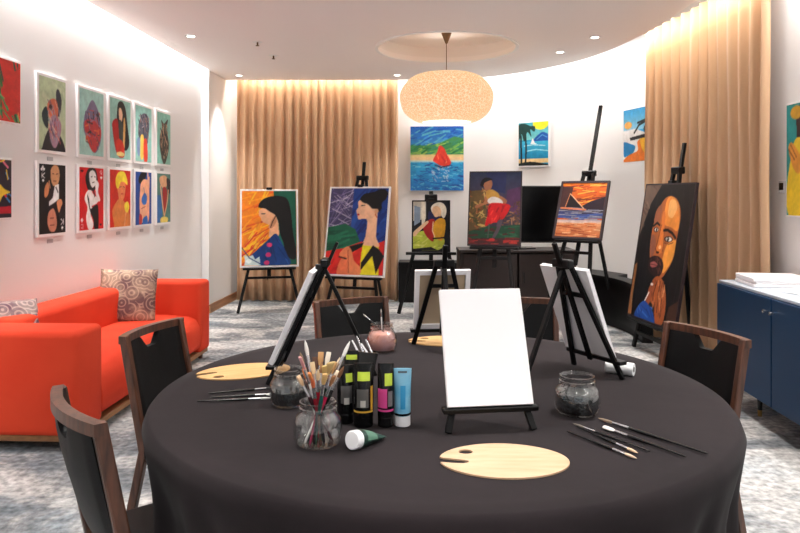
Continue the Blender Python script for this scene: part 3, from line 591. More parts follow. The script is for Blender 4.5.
G4 = [('B', (150, 204, 194)), ('C', [(.2, .3), (.4, .14), (.7, .12), (.86, .3), (.8, .5), (.74, .66), (.5, .6), (.2, .56), (.16, .4)], (84, 86, 100)), ('S', [(.16, .14), (.86, .12), (.8, .6), (.16, .6)], 50, .1, .02, .8, 1.2, [(40, 40, 56), (150, 140, 150), (190, 130, 110), (70, 76, 90)]), ('C', [(.3, .56), (.5, .54), (.5, .9), (.3, .94)], (240, 200, 90)), ('C', [(.5, .62), (.7, .6), (.74, .96), (.52, .98)], (222, 70, 50)), ('C', [(.1, .6), (.26, .6), (.24, .9), (.1, .84)], (120, 150, 190))]
G5 = [('B', (140, 204, 190)), ('C', [(.3, .14), (.5, .2), (.8, .1), (.7, .3), (.84, .5), (.86, .7), (.6, .98), (.4, .96), (.2, .7), (.2, .46), (.34, .3)], (70, 70, 66)), ('S', [(.2, .2), (.8, .2), (.8, .9), (.3, .9)], 60, .12, .02, 1.3, .5, [(30, 40, 44), (170, 130, 100), (110, 120, 110), (206, 176, 150)])]
H1 = [('B', (20, 18, 20)), ('C', [(.3, .5), (.5, .34), (.8, .36), (.96, .6), (.8, .75), (.4, .74)], (36, 26, 32)), ('C', [(.44, .06), (.6, .0), (.74, .06), (.76, .2), (.66, .3), (.5, .3), (.42, .18)], (206, 150, 104)), ('L', [(.48, .13), (.56, .14)], .012, (50, 30, 24)), ('L', [(.62, .14), (.7, .13)], .012, (50, 30, 24)), ('L', [(.52, .24), (.64, .24)], .01, (90, 40, 30)), ('P', [(.58, .3), (.74, .28), (.74, .5), (.54, .56), (.36, .6), (.36, .54), (.5, .48)], (236, 236, 236)),
  ('L', [(.62, .33), (.7, .4)], .02, (20, 18, 20)), ('C', [(.2, .34), (.3, .26), (.36, .3), (.34, .42), (.24, .48), (.18, .44)], (206, 134, 90)), ('L', [(.36, .24), (.4, .34)], .02, (214, 150, 110)), ('C', [(.66, .54), (.8, .5), (.88, .56), (.82, .62), (.74, .7), (.68, .62)], (210, 140, 96)),
  ('C', [(.34, .7), (.5, .64), (.6, .7), (.66, .86), (.58, .97), (.4, .96), (.3, .84)], (200, 130, 104)), ('L', [(.4, .78), (.54, .78)], .012, (70, 30, 30)), ('L', [(.4, .88), (.56, .88)], .012, (90, 40, 30)),
  ('E', .13, .045, .035, .02, (240, 240, 240)), ('E', .085, .075, .035, .02, (240, 240, 240)), ('E', .175, .075, .035, .02, (240, 240, 240)), ('L', [(.13, .06), (.13, .105)], .012, (240, 240, 240)),
  ('L', [(.09, .13), (.09, .2)], .013, (240, 240, 240)), ('L', [(.2, .13), (.1, .165), (.2, .2)], .013, (240, 240, 240)), ('E', .14, .235, .04, .018, (240, 240, 240)),
  ('L', [(.92, .8), (.92, .88)], .013, (240, 240, 240)), ('L', [(.82, .8), (.91, .84), (.82, .88)], .013, (240, 240, 240)), ('E', .87, .93, .04, .018, (240, 240, 240)), ('L', [(.87, .91), (.87, .96)], .012, (240, 240, 240))]
H2 = [('B', (206, 30, 34)), ('C', [(.24, .14), (.36, .02), (.6, .0), (.72, .1), (.74, .26), (.6, .36), (.36, .36), (.26, .26)], (34, 30, 32)), ('C', [(.4, .08), (.56, .04), (.68, .12), (.66, .26), (.52, .32), (.42, .24)], (240, 236, 234)), ('L', [(.46, .15), (.52, .14)], .012, BK), ('L', [(.6, .14), (.66, .15)], .012, BK), ('L', [(.52, .24), (.6, .23)], .014, (60, 30, 30)),
  ('C', [(.3, .38), (.46, .36), (.58, .44), (.8, .5), (.7, .58), (.5, .62), (.52, .66), (.44, .74), (.56, .9), (.5, 1), (.34, .98), (.26, .8), (.32, .64), (.2, .5)], (244, 240, 238)), ('C', [(.66, .2), (.8, .26), (.76, .38), (.86, .52), (.76, .54), (.66, .4)], (240, 236, 234)), ('C', [(.3, .44), (.38, .5), (.44, .66), (.6, .62), (.76, .62), (.78, .98), (.6, .99), (.56, .84), (.42, .7)], (26, 24, 26)), ('L', [(.56, .36), (.62, .46)], .03, (30, 28, 30)),
  ('E', .1, .06, .06, .02, (60, 10, 14)), ('L', [(.9, .03), (.84, .06), (.9, .09), (.94, .06), (.9, .03)], .01, (244, 240, 240)), ('L', [(.9, .08), (.94, .1)], .01, (244, 240, 240)), ('P', [(.84, .14), (.92, .13), (.96, .15), (.9, .18)], (244, 240, 240)),
  ('P', [(.04, .84), (.1, .8), (.16, .84), (.1, .88)], (244, 240, 240)), ('L', [(.14, .9), (.06, .91), (.06, .96), (.14, .97), (.14, .9)], .01, (244, 240, 240)), ('E', .88, .93, .05, .02, (60, 10, 14))]
H3 = [('B', (200, 44, 34)), ('C', [(.2, .98), (.1, .72), (.3, .56), (.5, .5), (.76, .6), (.96, .8), (.94, 1.02), (.1, 1.02)], (214, 130, 70)), ('C', [(.34, .2), (.5, .12), (.72, .18), (.74, .36), (.64, .52), (.42, .5)], (222, 130, 84)), ('C', [(.26, .16), (.4, .04), (.66, .02), (.82, .14), (.84, .26), (.66, .2), (.5, .22), (.4, .32), (.3, .3)], (240, 214, 60)), ('L', [(.46, .3), (.54, .29)], .012, (90, 40, 30)), ('L', [(.62, .29), (.7, .3)], .012, (90, 40, 30)), ('E', .58, .42, .06, .014, (190, 60, 50)), ('C', [(.7, .6), (.86, .56), (.94, .66), (.84, .76), (.72, .72)], (240, 220, 70)), ('L', [(.76, .76), (.7, .98)], .04, (226, 160, 110))]
H4 = [('B', (40, 76, 150)), ('C', [(.2, .1), (.4, .0), (.66, .0), (.6, .12), (.36, .22), (.2, .2)], (20, 20, 26)), ('C', [(.3, .24), (.5, .14), (.74, .14), (.8, .1), (.88, .1), (.86, .4), (.84, .9), (.6, .98), (.3, .92), (.24, .6), (.26, .4)], (236, 170, 134)), ('L', [(.76, .02), (.8, .2)], .05, (236, 180, 150)), ('C', [(.36, .52), (.54, .4), (.7, .46), (.66, .6), (.46, .62)], (50, 110, 190)), ('L', [(.5, .3), (.58, .44)], .016, (40, 80, 150)), ('C', [(.24, .8), (.4, .84), (.36, 1), (.22, .98)], (190, 60, 60)), ('C', [(.44, .9), (.7, .84), (.74, 1), (.46, 1)], (50, 110, 190)), ('L', [(.34, .7), (.6, .66)], .012, (150, 60, 50))]
H5 = [('B', (84, 132, 124)), ('P', [(0, .44), (.3, .44), (.4, 1), (0, 1)], (50, 110, 170)), ('C', [(.16, .1), (.4, .04), (.7, .06), (.76, .2), (.56, .3), (.3, .26)], (220, 170, 130)), ('C', [(.7, .1), (.98, .14), (.96, .4), (.8, .34)], (30, 30, 40)), ('C', [(.4, .3), (.7, .3), (.72, .5), (.56, .8), (.44, .6)], (160, 40, 44)), ('L', [(.24, .26), (.34, .5), (.5, .84)], .045, (226, 176, 136)), ('L', [(.84, .34), (.74, .6), (.54, .86)], .045, (226, 176, 136)), ('C', [(.24, .92), (.5, .88), (.8, .92), (.7, 1.02), (.3, 1.02)], (236, 214, 110))]
H0 = [('B', (40, 30, 44)), ('S', FULL, 60, .16, .04, .6, 1.4, [(220, 60, 60), (60, 140, 200), (230, 120, 150), (60, 140, 80), (240, 200, 60), (30, 24, 34)]), ('C', [(.7, .5), (.8, .42), (.88, .5), (.98, .56), (.86, .62), (.8, .74), (.74, .62)], (240, 210, 60)), ('P', [(0, .84), (1, .8), (1, .93), (0, .95)], (190, 30, 50)), ('P', [(0, .95), (1, .93), (1, 1), (0, 1)], (50, 50, 60))]
ROTL = math.radians(90) - math.atan(SL)     # local -Y turned to face into the room (+X)
def left_pic(d0, d1, z0, z1, shapes, label, seed, border=.022):
    dm = (d0 + d1) / 2; w = (d1 - d0) * math.hypot(1, SL)
    return picture('wall_picture', (wl(dm) + .002, dm, z0), (0, 0, ROTL), w, z1 - z0, shapes, label, 'picture', 'pictures on the left wall', border, res=76, seed=seed)
G0 = floral((206, 44, 34), 2)
left_pic(3.75, 4.419, 1.853, 2.268, G0, 'red print with green leaves on the left wall, cut by the photo edge, upper row', 31, .012)
left_pic(3.7, 4.325, 1.241, 1.631, H0, 'dark multicoloured print on the left wall, cut by the photo edge, lower row', 32, .012)
top = [(4.597, 4.973, G1, 'pale green print of an abstract figure in a dark jacket, upper row nearest the camera'), (5.126, 5.547, G2, 'mint print of a red and violet heart-shaped collage head, upper row'), (5.615, 6.043, G3, 'mint print of a long black-haired woman in red, upper row'), (6.104, 6.495, G4, 'mint print of a grey collage head over yellow and red, upper row'), (6.588, 6.966, G5, 'mint print of a slim grey-brown figure, upper row farthest from the camera')]
bot = [(4.597, 4.973, H1, 'black playing-card print of a man in a suit with white K and club marks'), (5.126, 5.547, H2, 'red playing-card print of a black and white woman, lower row'), (5.615, 6.043, H3, 'red print of a yellow-haired figure, lower row'), (6.104, 6.495, H4, 'blue print of a dark-haired figure in a blue swimsuit, lower row'), (6.588, 6.966, H5, 'green and blue print with two long arms reaching down, lower row farthest from the camera')]
cards = []
for i, (a_, b_, s_, lb) in enumerate(top):
    left_pic(a_, b_, 1.69, 2.246, s_, lb, 40 + i); cards.append(((a_ + b_) / 2, 1.655, 'the upper picture'))
for i, (a_, b_, s_, lb) in enumerate(bot):
    left_pic(a_, b_, 1.102, 1.636, s_, lb, 50 + i); cards.append(((a_ + b_) / 2, 1.068, ''))
nm = ['abstract figure in a dark jacket', 'heart-shaped collage head', 'woman in red', 'grey collage head over yellow and red', 'slim grey-brown figure', 'black playing card', 'red playing card', 'yellow-haired figure', 'figure in a blue swimsuit', 'two long arms']
for (d, z, _), q in zip(cards, nm):
    o = MB().box((0, -.002, 0), (.07, .004, .028)).build('caption_card', M['grey_plastic']); o.location = (wl(d) + .001, d, z); o.rotation_euler = (0, 0, ROTL)
    tag(o, 'tiny caption card under the print of the ' + q, 'caption card', 'caption cards under the prints')

def back_pic(px, py0, py1, d, yaw, w, shapes, label, seed, border=.0, res=90, frame='white_frame', name='wall_picture', depth=.02):
    x_, z1 = at(px, d, py0); _, z0 = at(px, d, py1)
    return picture(name, (x_, d, z0), (0, 0, yaw), w, z1 - z0, shapes, label, 'picture', None, border, frame, res, seed, depth)
back_pic(439.5, 126, 191, 9.105, -.07, .80, A_sail, 'large square sea painting with a red sail on the back wall below the lamp', 61, .006)
back_pic(534, 121, 167, 8.60, -.70, .46, A_palm, 'small print of black palms and a yellow sun on the curved wall above the television', 62, .018)
back_pic(637, 107.5, 162.5, 7.05, -1.30, .44, A_surf, 'narrow orange beach print on the wall beside the right curtain', 63, .012)
picture('wall_picture', (2.688, 4.34, 1.246), (0, 0, -math.radians(90) - .02), .62, .78, A_teal, 'teal print of a figure in yellow on the right wall above the blue cabinet', 'picture', None, .012, res=90, seed=64)
t_ = empty('thermostat', (2.692, 4.70, 1.453), 'small square thermostat on the right wall beside the curtain', 'thermostat', None, -math.radians(90))
MB().box((0, -.009, 0), (.086, .018, .086), .004).build('housing', M['grey_plastic'], t_)
MB().box((-.005, -.019, .004), (.05, .003, .05)).build('screen', M['black'], t_)

# ------------------------------------------------------------------ easels
def easel(name, label, loc, yaw, lean, foot, topw, H, tray_z, mast, rear, bar, tray_w, kind='floor', mat_='easel', group=None, cross=None):
    e = empty(name, (loc[0], loc[1], loc[2]), label, 'easel', group, yaw); k = math.tan(lean); m_ = M[mat_]
    P = lambda x, z, dy=0: (x, z * k + dy, z)
    for s in (-1, 1): MB().beam(P(s * foot, 0), P(s * topw, H), bar, bar * .75, bev=bar * .12).build('front_leg', m_, e)
    MB().beam((0, H * .93 * k + bar * .9, H * .93), (0, rear, 0.0), bar, bar * .7, bev=bar * .12).build('rear_leg', m_, e)
    MB().beam(P(0, tray_z * .75, bar * .8), P(0, mast, bar * .8), bar * 1.1, bar * .6, bev=bar * .1).build('mast', m_, e)
    dp = bar * 1.9
    MB().box((0, tray_z * k - dp * .45, tray_z - bar * .35), (tray_w, dp, bar * .7), bar * .1, 1).build('canvas_tray', m_, e)
    cz = H * .9 if cross is None else cross
    u = cz / H; MB().beam((-(foot + (topw - foot) * u) - bar * .2, cz * k, cz), ((foot + (topw - foot) * u) + bar * .2, cz * k, cz), bar * .8, bar * .7, side=(0, 0, 1)).build('cross_bar', m_, e)
    MB().box((0, H * k + bar * .2, H - bar * .1), (topw * 2 + bar * 1.4, bar * 1.5, bar * 1.6), bar * .2, 1).build('hinge_block', m_, e)
    return e
def on_easel(e, loc, yaw, lean, tray_z, off, h):
    """base point of a canvas standing on the tray"""
    R = Matrix.Rotation(yaw, 3, 'Z'); v = R @ Vector((0, tray_z * math.tan(lean) - off, tray_z))
    return Vector(loc) + v, (-lean, 0, yaw)
def floor_easel(px, py, d, yawdeg, leandeg, w, h, shapes, plabel, elabel, H, mast, seed, border=.02, frame='white_frame', foot=.3, rear=.75, proud=0, mat_='easel', name='easel_painting', bar=.035, res=130, clip=True, tw=.9):
    x_, zt = at(px, d, py); yaw = math.radians(yawdeg); lean = math.radians(leandeg); R = Matrix.Rotation(yaw, 3, 'Z')
    o = Vector((x_, d, 0)) - R @ Vector((0, zt * math.tan(lean) - .026, 0)); o.z = 0
    e = easel('floor_easel', elabel, o, yaw, lean, foot, .045, H, zt, mast, H * math.tan(lean) + rear, bar, w * tw, mat_=mat_, cross=zt - .12 if zt > .45 else .14, group='floor easels')
    loc, rot = on_easel(e, o, yaw, lean, zt + .001, .026, h)
    p = picture(name, loc, rot, w, h, shapes, plabel, 'painting', 'paintings shown on floor easels', border, frame, res, seed, .022, proud)
    if clip:
        zc_ = zt + h * math.cos(lean) + .005
        MB().box((0, zc_ * math.tan(lean) - .02, zc_), (.07, .06, .05), .005, 1).build('top_clamp', M[mat_], e)
    return e, p
floor_easel(269.5, 267.5, 8.1, 12, 13, .70, .965, A_girl, 'painting of a girl with long black hair on orange and green', 'black floor easel holding the painting of the long-haired girl', 1.35, 1.42, 71, .022, foot=.37)
floor_easel(353.5, 277, 7.4, -17, 13, .73, 1.02, A_woman, 'painting of a woman with a hair bun in a yellow dress', 'black floor easel holding the painting of the woman in the yellow dress', 1.6, 1.78, 72, .02, foot=.33, bar=.034)
floor_easel(431, 252, 8.0, -3, 10, .46, .62, A_hat, 'small black-framed painting of a figure in red and yellow with a pale hat', 'black floor easel holding the small painting of the figure with a pale hat', 1.38, 1.45, 73, .016, 'black', foot=.38, proud=.006, bar=.045, tw=1.3)
floor_easel(494, 246.5, 6.9, -15, 12, .55, .79, A_dance, 'dark framed painting of a dancer in a red skirt', 'charcoal floor easel holding the painting of the dancer', 1.55, 1.60, 74, .012, 'dark_frame', foot=.26, proud=.006, mat_='easel_grey', bar=.04, clip=False)
floor_easel(577, 240, 6.5, -38, 22, .50, .61, A_boat, 'dark framed painting of a sailing boat at sunset', 'tall black floor easel with a long mast holding the sailing boat painting', 1.62, 2.33, 75, .022, 'dark_frame', foot=.25, proud=.006, bar=.036, clip=False)
floor_easel(651.5, 323, 5.9, -83, 9, .85, 1.24, A_man, 'large dark portrait painting of a bearded man raising a hand', 'black floor easel beside the right curtain holding the bearded man portrait', 1.62, 1.86, 76, .012, 'dark_frame', foot=.30, rear=.14, proud=.004, bar=.04, res=170)

# ------------------------------------------------------------------ furniture along the walls
fr = spline([(-.02, 8.72), (.5, 8.68), (1.1, 8.46), (1.6, 8.12), (2.0, 7.62), (2.22, 7.1), (2.27, 6.7), (2.24, 6.35)], 6)
e_ = empty('curved_credenza', (1.1, 8.46, 0), 'low black curved cabinet following the back wall behind the easels', 'cabinet')
def cred(z0, z1, inset, name):
    a = offset_line(fr, inset); bck = []
    for i, p in enumerate(fr):
        dth = .36 if i < len(fr) - 14 else .15
        bck.append(offset_line(fr, dth)[i])
    mb = MB(); mb.loft([[(p[0] - 1.1, p[1] - 8.46, z0), (q[0] - 1.1, q[1] - 8.46, z0), (q[0] - 1.1, q[1] - 8.46, z1), (p[0] - 1.1, p[1] - 8.46, z1)] for p, q in zip(a, bck)])
    mb.build(name, M['credenza'], e_, True, 35)
cred(.08, .49, .015, 'body'); cred(.49, .53, -.01, 'worktop'); cred(0, .08, .05, 'plinth')

cs = empty('console_table', (1.29, 7.55, 0), 'dark walnut console standing under the television', 'console table')
MB().box((0, 0, .785), (1.28, .46, .03), .003, 1).build('worktop', M['console'], cs)
mb = MB()
for x_ in (-.62, .62): mb.box((x_, 0, .42), (.03, .44, .70))
mb.box((0, .21, .42), (1.21, .02, .70)); mb.box((0, 0, .085), (1.21, .42, .03)); mb.build('body', M['console'], cs)
for x_ in (-.305, .305):
    dd = MB().box((x_, -.215, .435), (.59, .018, .64), .002, 1).build('door', M['console'], cs)
    MB().box((x_ + (.24 if x_ < 0 else -.24), -.23, .5), (.012, .014, .12)).build('handle', M['credenza'], dd)
MB().box((0, 0, .035), (1.2, .4, .07)).build('plinth', M['credenza'], cs)
tv = empty('television', (1.30, 7.56, .80), 'black flat television standing on the console behind the easels', 'television')
MB().box((0, 0, .385), (1.04, .045, .64), .006, 1).build('bezel', M['black_soft'], tv)
MB().box((0, -.0235, .39), (1.015, .002, .61)).build('screen', M['screen'], tv)
mb = MB(); mb.box((0, 0, .008), (.42, .2, .014), .003, 1); mb.box((0, .01, .045), (.12, .03, .07)); mb.build('stand', M['black'], tv)

# blue cabinet on the right
cab = empty('blue_cabinet', (2.222 + .0, 4.66, 0), 'navy blue two-door cabinet on brass-tipped legs against the right wall', 'cabinet', None, math.atan(-SL))
W_, D_ = 1.66, .42      # runs toward the camera (-Y), depth to +X
mb = MB(); mb.box((D_ / 2, -W_ / 2, .47), (D_, W_, .64), .003, 1); mb.build('body', M['navy'], cab)
MB().box((D_ / 2 + .002, -W_ / 2, .80), (D_ + .012, W_ + .01, .018), .002, 1).build('worktop', M['cab_top'], cab)
for i, y_ in enumerate((-.372, -1.16)):
    wd = .735 if i == 0 else .82
    dr = MB().box((-.011, y_, .47), (.02, wd, .635), .002, 1).build('door', M['navy'], cab)
    ky = y_ - wd / 2 + .035 if i == 0 else y_ + wd / 2 - .035
    mb = MB(); mb.tube((-.02, ky, .71), (-.04, ky, .71), .005, .005, 10); mb.tube((-.038, ky, .71), (-.05, ky, .71), .012, .012, 16); mb.build('knob', M['chrome'], dr, True)
for x_, y_ in ((.07, -.42), (.36, -.1), (.06, -1.5), (.36, -1.5)):
    lg = MB().tube((x_, y_, .15), (x_, y_, .03), .017, .013, 14).build('leg', M['black'], cab)
    MB().tube((x_, y_, .04), (x_, y_, 0), .0145, .012, 14).build('leg_tip', M['brass'], lg)
# canvas boards stacked on the cabinet
stk = [('white canvas board, bottom of the stack on the blue cabinet', .0, 0, 0), ('white canvas board, middle of the stack on the blue cabinet', .01, .006, .02), ('white canvas board, top of the stack on the blue cabinet', .0, -.004, -.015)]
for i, (lb, dx, dy, rz) in enumerate(stk):
    o = MB().box((0, 0, .0095), (.36, .34, .018), .003, 1).build('canvas_board', M['canvas']); o.location = (2.447 + dx, 4.40 + dy, .8095 + i * .0195); o.rotation_euler = (0, 0, math.radians(-8) + rz)
    tag(o, lb, 'canvas board', 'canvas boards stacked on the blue cabinet')
ppr = [(2.44, 4.06, .12, 'white sheet of paper on the blue cabinet next to the stacked boards', .8095), (2.41, 3.80, -.25, 'white printed sheet on the blue cabinet nearest the camera', .8095), (2.47, 3.93, .5, 'white sheet lying across the other two papers on the blue cabinet', .8130)]
for x_, y_, rz, lb, z_ in ppr:
    o = empty('paper_sheet', (x_, y_, z_), lb, 'paper', 'papers on the blue cabinet', rz)
    MB().box((0, 0, .001), (.21, .297, .002)).build('sheet', M['paper'], o)
    mb = MB()
    for k in range(5): mb.box((.0, -.1 + k * .03, .0024), (.14, .006, .0006))
    mb.build('print_lines', cm(120, 126, 140), o)

# sofa
ang = math.atan(-SL)
so = empty('sofa', (-1.75, 3.63, 0), 'orange fabric sofa with square arms against the left wall', 'sofa', None, ang)
LEN = 2.2; DEP = .755     # local: x to -DEP (wall), y 0..LEN
def rbox(c, s, bev, name, m_=None, seg=4, par=so): return MB().box(c, s, bev, seg).build(name, m_ or M['orange'], par, True, 60)
rbox((-DEP / 2, .15, .365), (DEP, .30, .57), .035, 'arm')
rbox((-DEP / 2, LEN - .12, .375), (DEP, .24, .60), .035, 'arm')
rbox((-DEP + .12, LEN / 2 + .13, .372), (.24, LEN - .30, .60), .05, 'backrest')
mb = MB()
# seat: softly crowned top and rounded front
rings = []
for i in range(13):
    y_ = .29 + (LEN - .24 - .29) * i / 12; cr = .02 * math.sin(PI * i / 12)
    pr = [(-.60, .10), (-.05, .10), (-.005, .13), (.0, .22), (-.008, .30), (-.04, .36 + cr * .4), (-.10, .385 + cr), (-.3, .40 + cr), (-.60, .40 + cr)]
    rings.append([(a, y_, b) for a, b in pr])
mb.loft(rings); mb.build('seat', M['orange'], so, True, 60)
MB().box((-DEP / 2, LEN / 2, .068), (DEP - .03, LEN - .03, .035), .004, 1).build('plinth', M['plinth'], so)
for x_, y_ in ((-.06, .08), (-.06, LEN - .08), (-DEP + .06, .08), (-DEP + .06, LEN - .08)):
    MB().tube((x_, y_, .055), (x_, y_, 0), .022, .016, 12).build('foot', M['walnut'], so)
def cushion(loc, rot, s, m_, label, th=.13):
    n = 16; mb = MB(); g = {}
    for side in (1, -1):
        for i in range(n + 1):
            for j in range(n + 1):
                u = i / n * 2 - 1; v = j / n * 2 - 1
                if side == -1 and (i in (0, n) or j in (0, n)): g[(side, i, j)] = g[(1, i, j)]; continue
                q = max(0, (1 - u * u)) ** .5 * max(0, (1 - v * v)) ** .5
                pin = 1 - .07 * (1 - abs(u * v)) * (abs(u) ** 3 + abs(v) ** 3) / 2 * 1.2
                g[(side, i, j)] = mb.bm.verts.new((u * s / 2 * pin, -side * th / 2 * q, v * s / 2 * pin + s / 2))
        for i in range(n):
            for j in range(n):
                q4 = [g[(side, i, j)], g[(side, i + 1, j)], g[(side, i + 1, j + 1)], g[(side, i, j + 1)]]
                mb.bm.faces.new(q4 if side == 1 else q4[::-1])
    o = mb.build('cushion', m_, None, True, 180); o.location = loc; o.rotation_euler = rot
    return tag(o, label, 'cushion', 'cushions on the orange sofa')
cushion((-2.14, 5.24, .395), (-.30, .03, math.radians(14)), .43, M['cush1'], 'beige and maroon patterned cushion leaning on the far part of the sofa back')
cushion((-2.29, 3.99, .445), (-.50, .05, math.radians(50)), .35, M['cush2'], 'plum patterned cushion behind the near arm of the sofa, cut by the photo edge')
# ------------------------------------------------------------------ banquet chairs
def make_chair():
    r = empty('banquet_chair', (0, 0, 0))
    Wd, Ht, SZ, SD = .405, .86, .46, .42
    # local: faces +Y, the back's top edge is at y = 0, seat centre near y = .3
    by = lambda z: .085 - .085 * max(0, (z - .42)) / .44 if z > .42 else .085 - .05 * (.42 - z) / .42   # lean of the back posts
    cv = lambda x: -.035 * (1 - (2 * x / Wd) ** 2)           # bow of the back
    n = 14; xs = [-Wd / 2 + Wd * i / n for i in range(n + 1)]; xs[0] -= .003; xs[-1] += .003
    mb = MB()
    for s in (-1, 1):
        x_ = s * (Wd / 2 - .013)
        mb.beam((x_, by(0.42), .42), (x_, by(Ht), Ht), .026, .034, bev=.004)
    rings = []
    for x_ in xs:
        y_ = by(Ht) + cv(x_) ; rings.append([(x_, y_ - .015, Ht - .028), (x_, y_ + .015, Ht - .028), (x_, y_ + .015, Ht + .002), (x_, y_ - .015, Ht + .002)])
    mb.loft(rings); mb.build('back_frame', M['walnut'], r)
    mb = MB(); rings = []
    m_ = 44; xi = [-(Wd / 2 - .027) + (Wd - .054) * i / m_ for i in range(m_ + 1)]
    for x_ in xi:
        a = abs(x_); nt_ = 0 if a > .068 else (.048 if a < .03 else .048 * (.068 - a) / .038)
        zt = Ht - .027 - nt_; zb = .50; ring = []
        zz = [zb + (zt - zb) * k / 6 for k in range(7)]
        puff = lambda z: .006 * min(1, (Wd / 2 - .027 - a) / .03) * min(1, (z - zb) / .03 + .2, (zt - z) / .02 + .3)
        for z in zz: ring.append((x_, by(z) + cv(x_) * min(1, (z - .40) / .3) + .011 + puff(z), z))
        for z in zz[::-1]: ring.append((x_, by(z) + cv(x_) * min(1, (z - .40) / .3) - .011 - puff(z), z))
        rings.append(ring)
    mb.loft(rings); mb.build('back_pad', M['black_fabric'], r, True, 50)
    MB().box((0, .085 + SD / 2, SZ - .03), (Wd + .01, SD, .065), .02, 4).build('seat', M['black_fabric'], r, True, 60)
    MB().box((0, .085 + SD / 2, SZ - .075), (Wd - .03, SD - .03, .035), .003, 1).build('seat_rail', M['walnut'], r)
    for s in (-1, 1):
        MB().beam((s * (Wd / 2 - .02), .085 + SD - .03, SZ - .06), (s * (Wd / 2 - .014), .085 + SD - .01, 0), .028, .028, bev=.004).build('leg', M['walnut'], r)
        MB().beam((s * (Wd / 2 - .013), by(.43), .43), (s * (Wd / 2 - .013), by(0) - .05, 0), .028, .034, bev=.004).build('leg', M['walnut'], r)
    return r
proto = None
TC = (.122, 2.236)
# back-edge end points in plan (left seen from the seat side is b)
def chair(ctr, nrm, label):
    global proto
    if proto is None: proto = make_chair(); o = proto
    else: o = copy_tree(proto)
    o.location = (ctr[0], ctr[1], 0); o.rotation_euler = (0, 0, math.atan2(nrm[1], nrm[0]) - PI / 2)
    tag(o, label, 'chair', 'black banquet chairs around the table'); return o
CH = [((-.825, 1.715), (.773, .634), 'black banquet chair nearest the camera at the left, seen from behind'),
      ((-1.0, 2.72), (.976, -.22), 'black banquet chair at the left of the table, in front of the sofa seat'),
      ((-.25, 3.44), (.45, -.893), 'black banquet chair behind the table, left of the jar of pink water'),
      ((.61, 3.47), (-.12, -.993), 'black banquet chair behind the table, mostly hidden by the white canvas'),
      ((1.20, 2.645), (-.93, -.37), 'black banquet chair at the right of the table, in front of the blue cabinet'),
      ((1.30, 1.38), (-.80, .60), 'black banquet chair at the bottom right, only a corner of its seat in view')]
for c_, n_, lb in CH: chair(c_, n_, lb)

# ------------------------------------------------------------------ table and cloth
TZ = .756
tb = empty('round_table', (TC[0], TC[1], 0), 'round banquet table hidden under the black cloth', 'table')
MB().lathe([(.895, .72), (.9, .725), (.9, .748), (.895, .7525)], 72).build('tabletop', M['plinth'], tb)
MB().lathe([(.30, 0), (.30, .03), (.05, .06), (.045, .70), (.2, .72)], 32).build('pedestal', M['black_soft'], tb, True)
NS = 288
ins = []
for c_, n_, lb in CH:
    f = Vector((c_[0] + n_[0] * .50, c_[1] + n_[1] * .50)) - Vector(TC); ins.append((math.atan2(f.y, f.x), f.length))
def cloth_r(th, z):
    s = min(1, max(0, (.75 - z) / .22)); s = s * s * (3 - 2 * s); q_ = 0 if z > .494 else 1
    fold = (math.sin(th * 23 + 1.3 * math.sin(3 * th)) * .6 + math.sin(th * 41 + 2) * .25 + math.sin(th * 11) * .3)
    r = .908 + (.012 - .04 * s) + fold * .016 * s * (1 + (.75 - z))
    for a, L_ in ins:
        dth = abs((th - a + PI) % (2 * PI) - PI) * .75
        w = max(0, 1 - max(0, dth - .235) / .10); w = w * w * (3 - 2 * w)
        r = r * (1 - w * q_) + min(r, L_ - .025) * w * q_
    return r
mb = MB(); rings = []
for r_ in (.02, .2, .4, .6, .75, .85, .895): rings.append([(r_ * math.cos(2 * PI * k / NS), r_ * math.sin(2 * PI * k / NS), TZ) for k in range(NS)])
rings.append([(.902 * math.cos(2 * PI * k / NS), .902 * math.sin(2 * PI * k / NS), TZ - .003) for k in range(NS)])
rings.append([(.910 * math.cos(2 * PI * k / NS), .910 * math.sin(2 * PI * k / NS), TZ - .013) for k in range(NS)])
for z in (.72, .69, .65, .60, .55, .4965, .4935, .48, .44, .4, .3, .2, .1, .012): rings.append([(cloth_r(2 * PI * k / NS, z) * math.cos(2 * PI * k / NS), cloth_r(2 * PI * k / NS, z) * math.sin(2 * PI * k / NS), z) for k in range(NS)])
mb.loft(rings, caps=False); mb.bm.faces.new(mb.bm.verts[:NS]) if hasattr(mb.bm.verts, 'ensure_lookup_table') and (mb.bm.verts.ensure_lookup_table() or True) else None
cl_ = mb.build('tablecloth', M['cloth'], None, True, 60); cl_.location = (TC[0], TC[1], 0)
tag(cl_, 'black tablecloth draped to the floor over the round table', 'tablecloth')

TT = TZ + .0008
def tp(px, py, z=TZ):        # point on the tabletop under a pixel of the photo
    d = F * (EYE - z) / (py - HZ); return Vector((at(px, d), d, z + .0008))

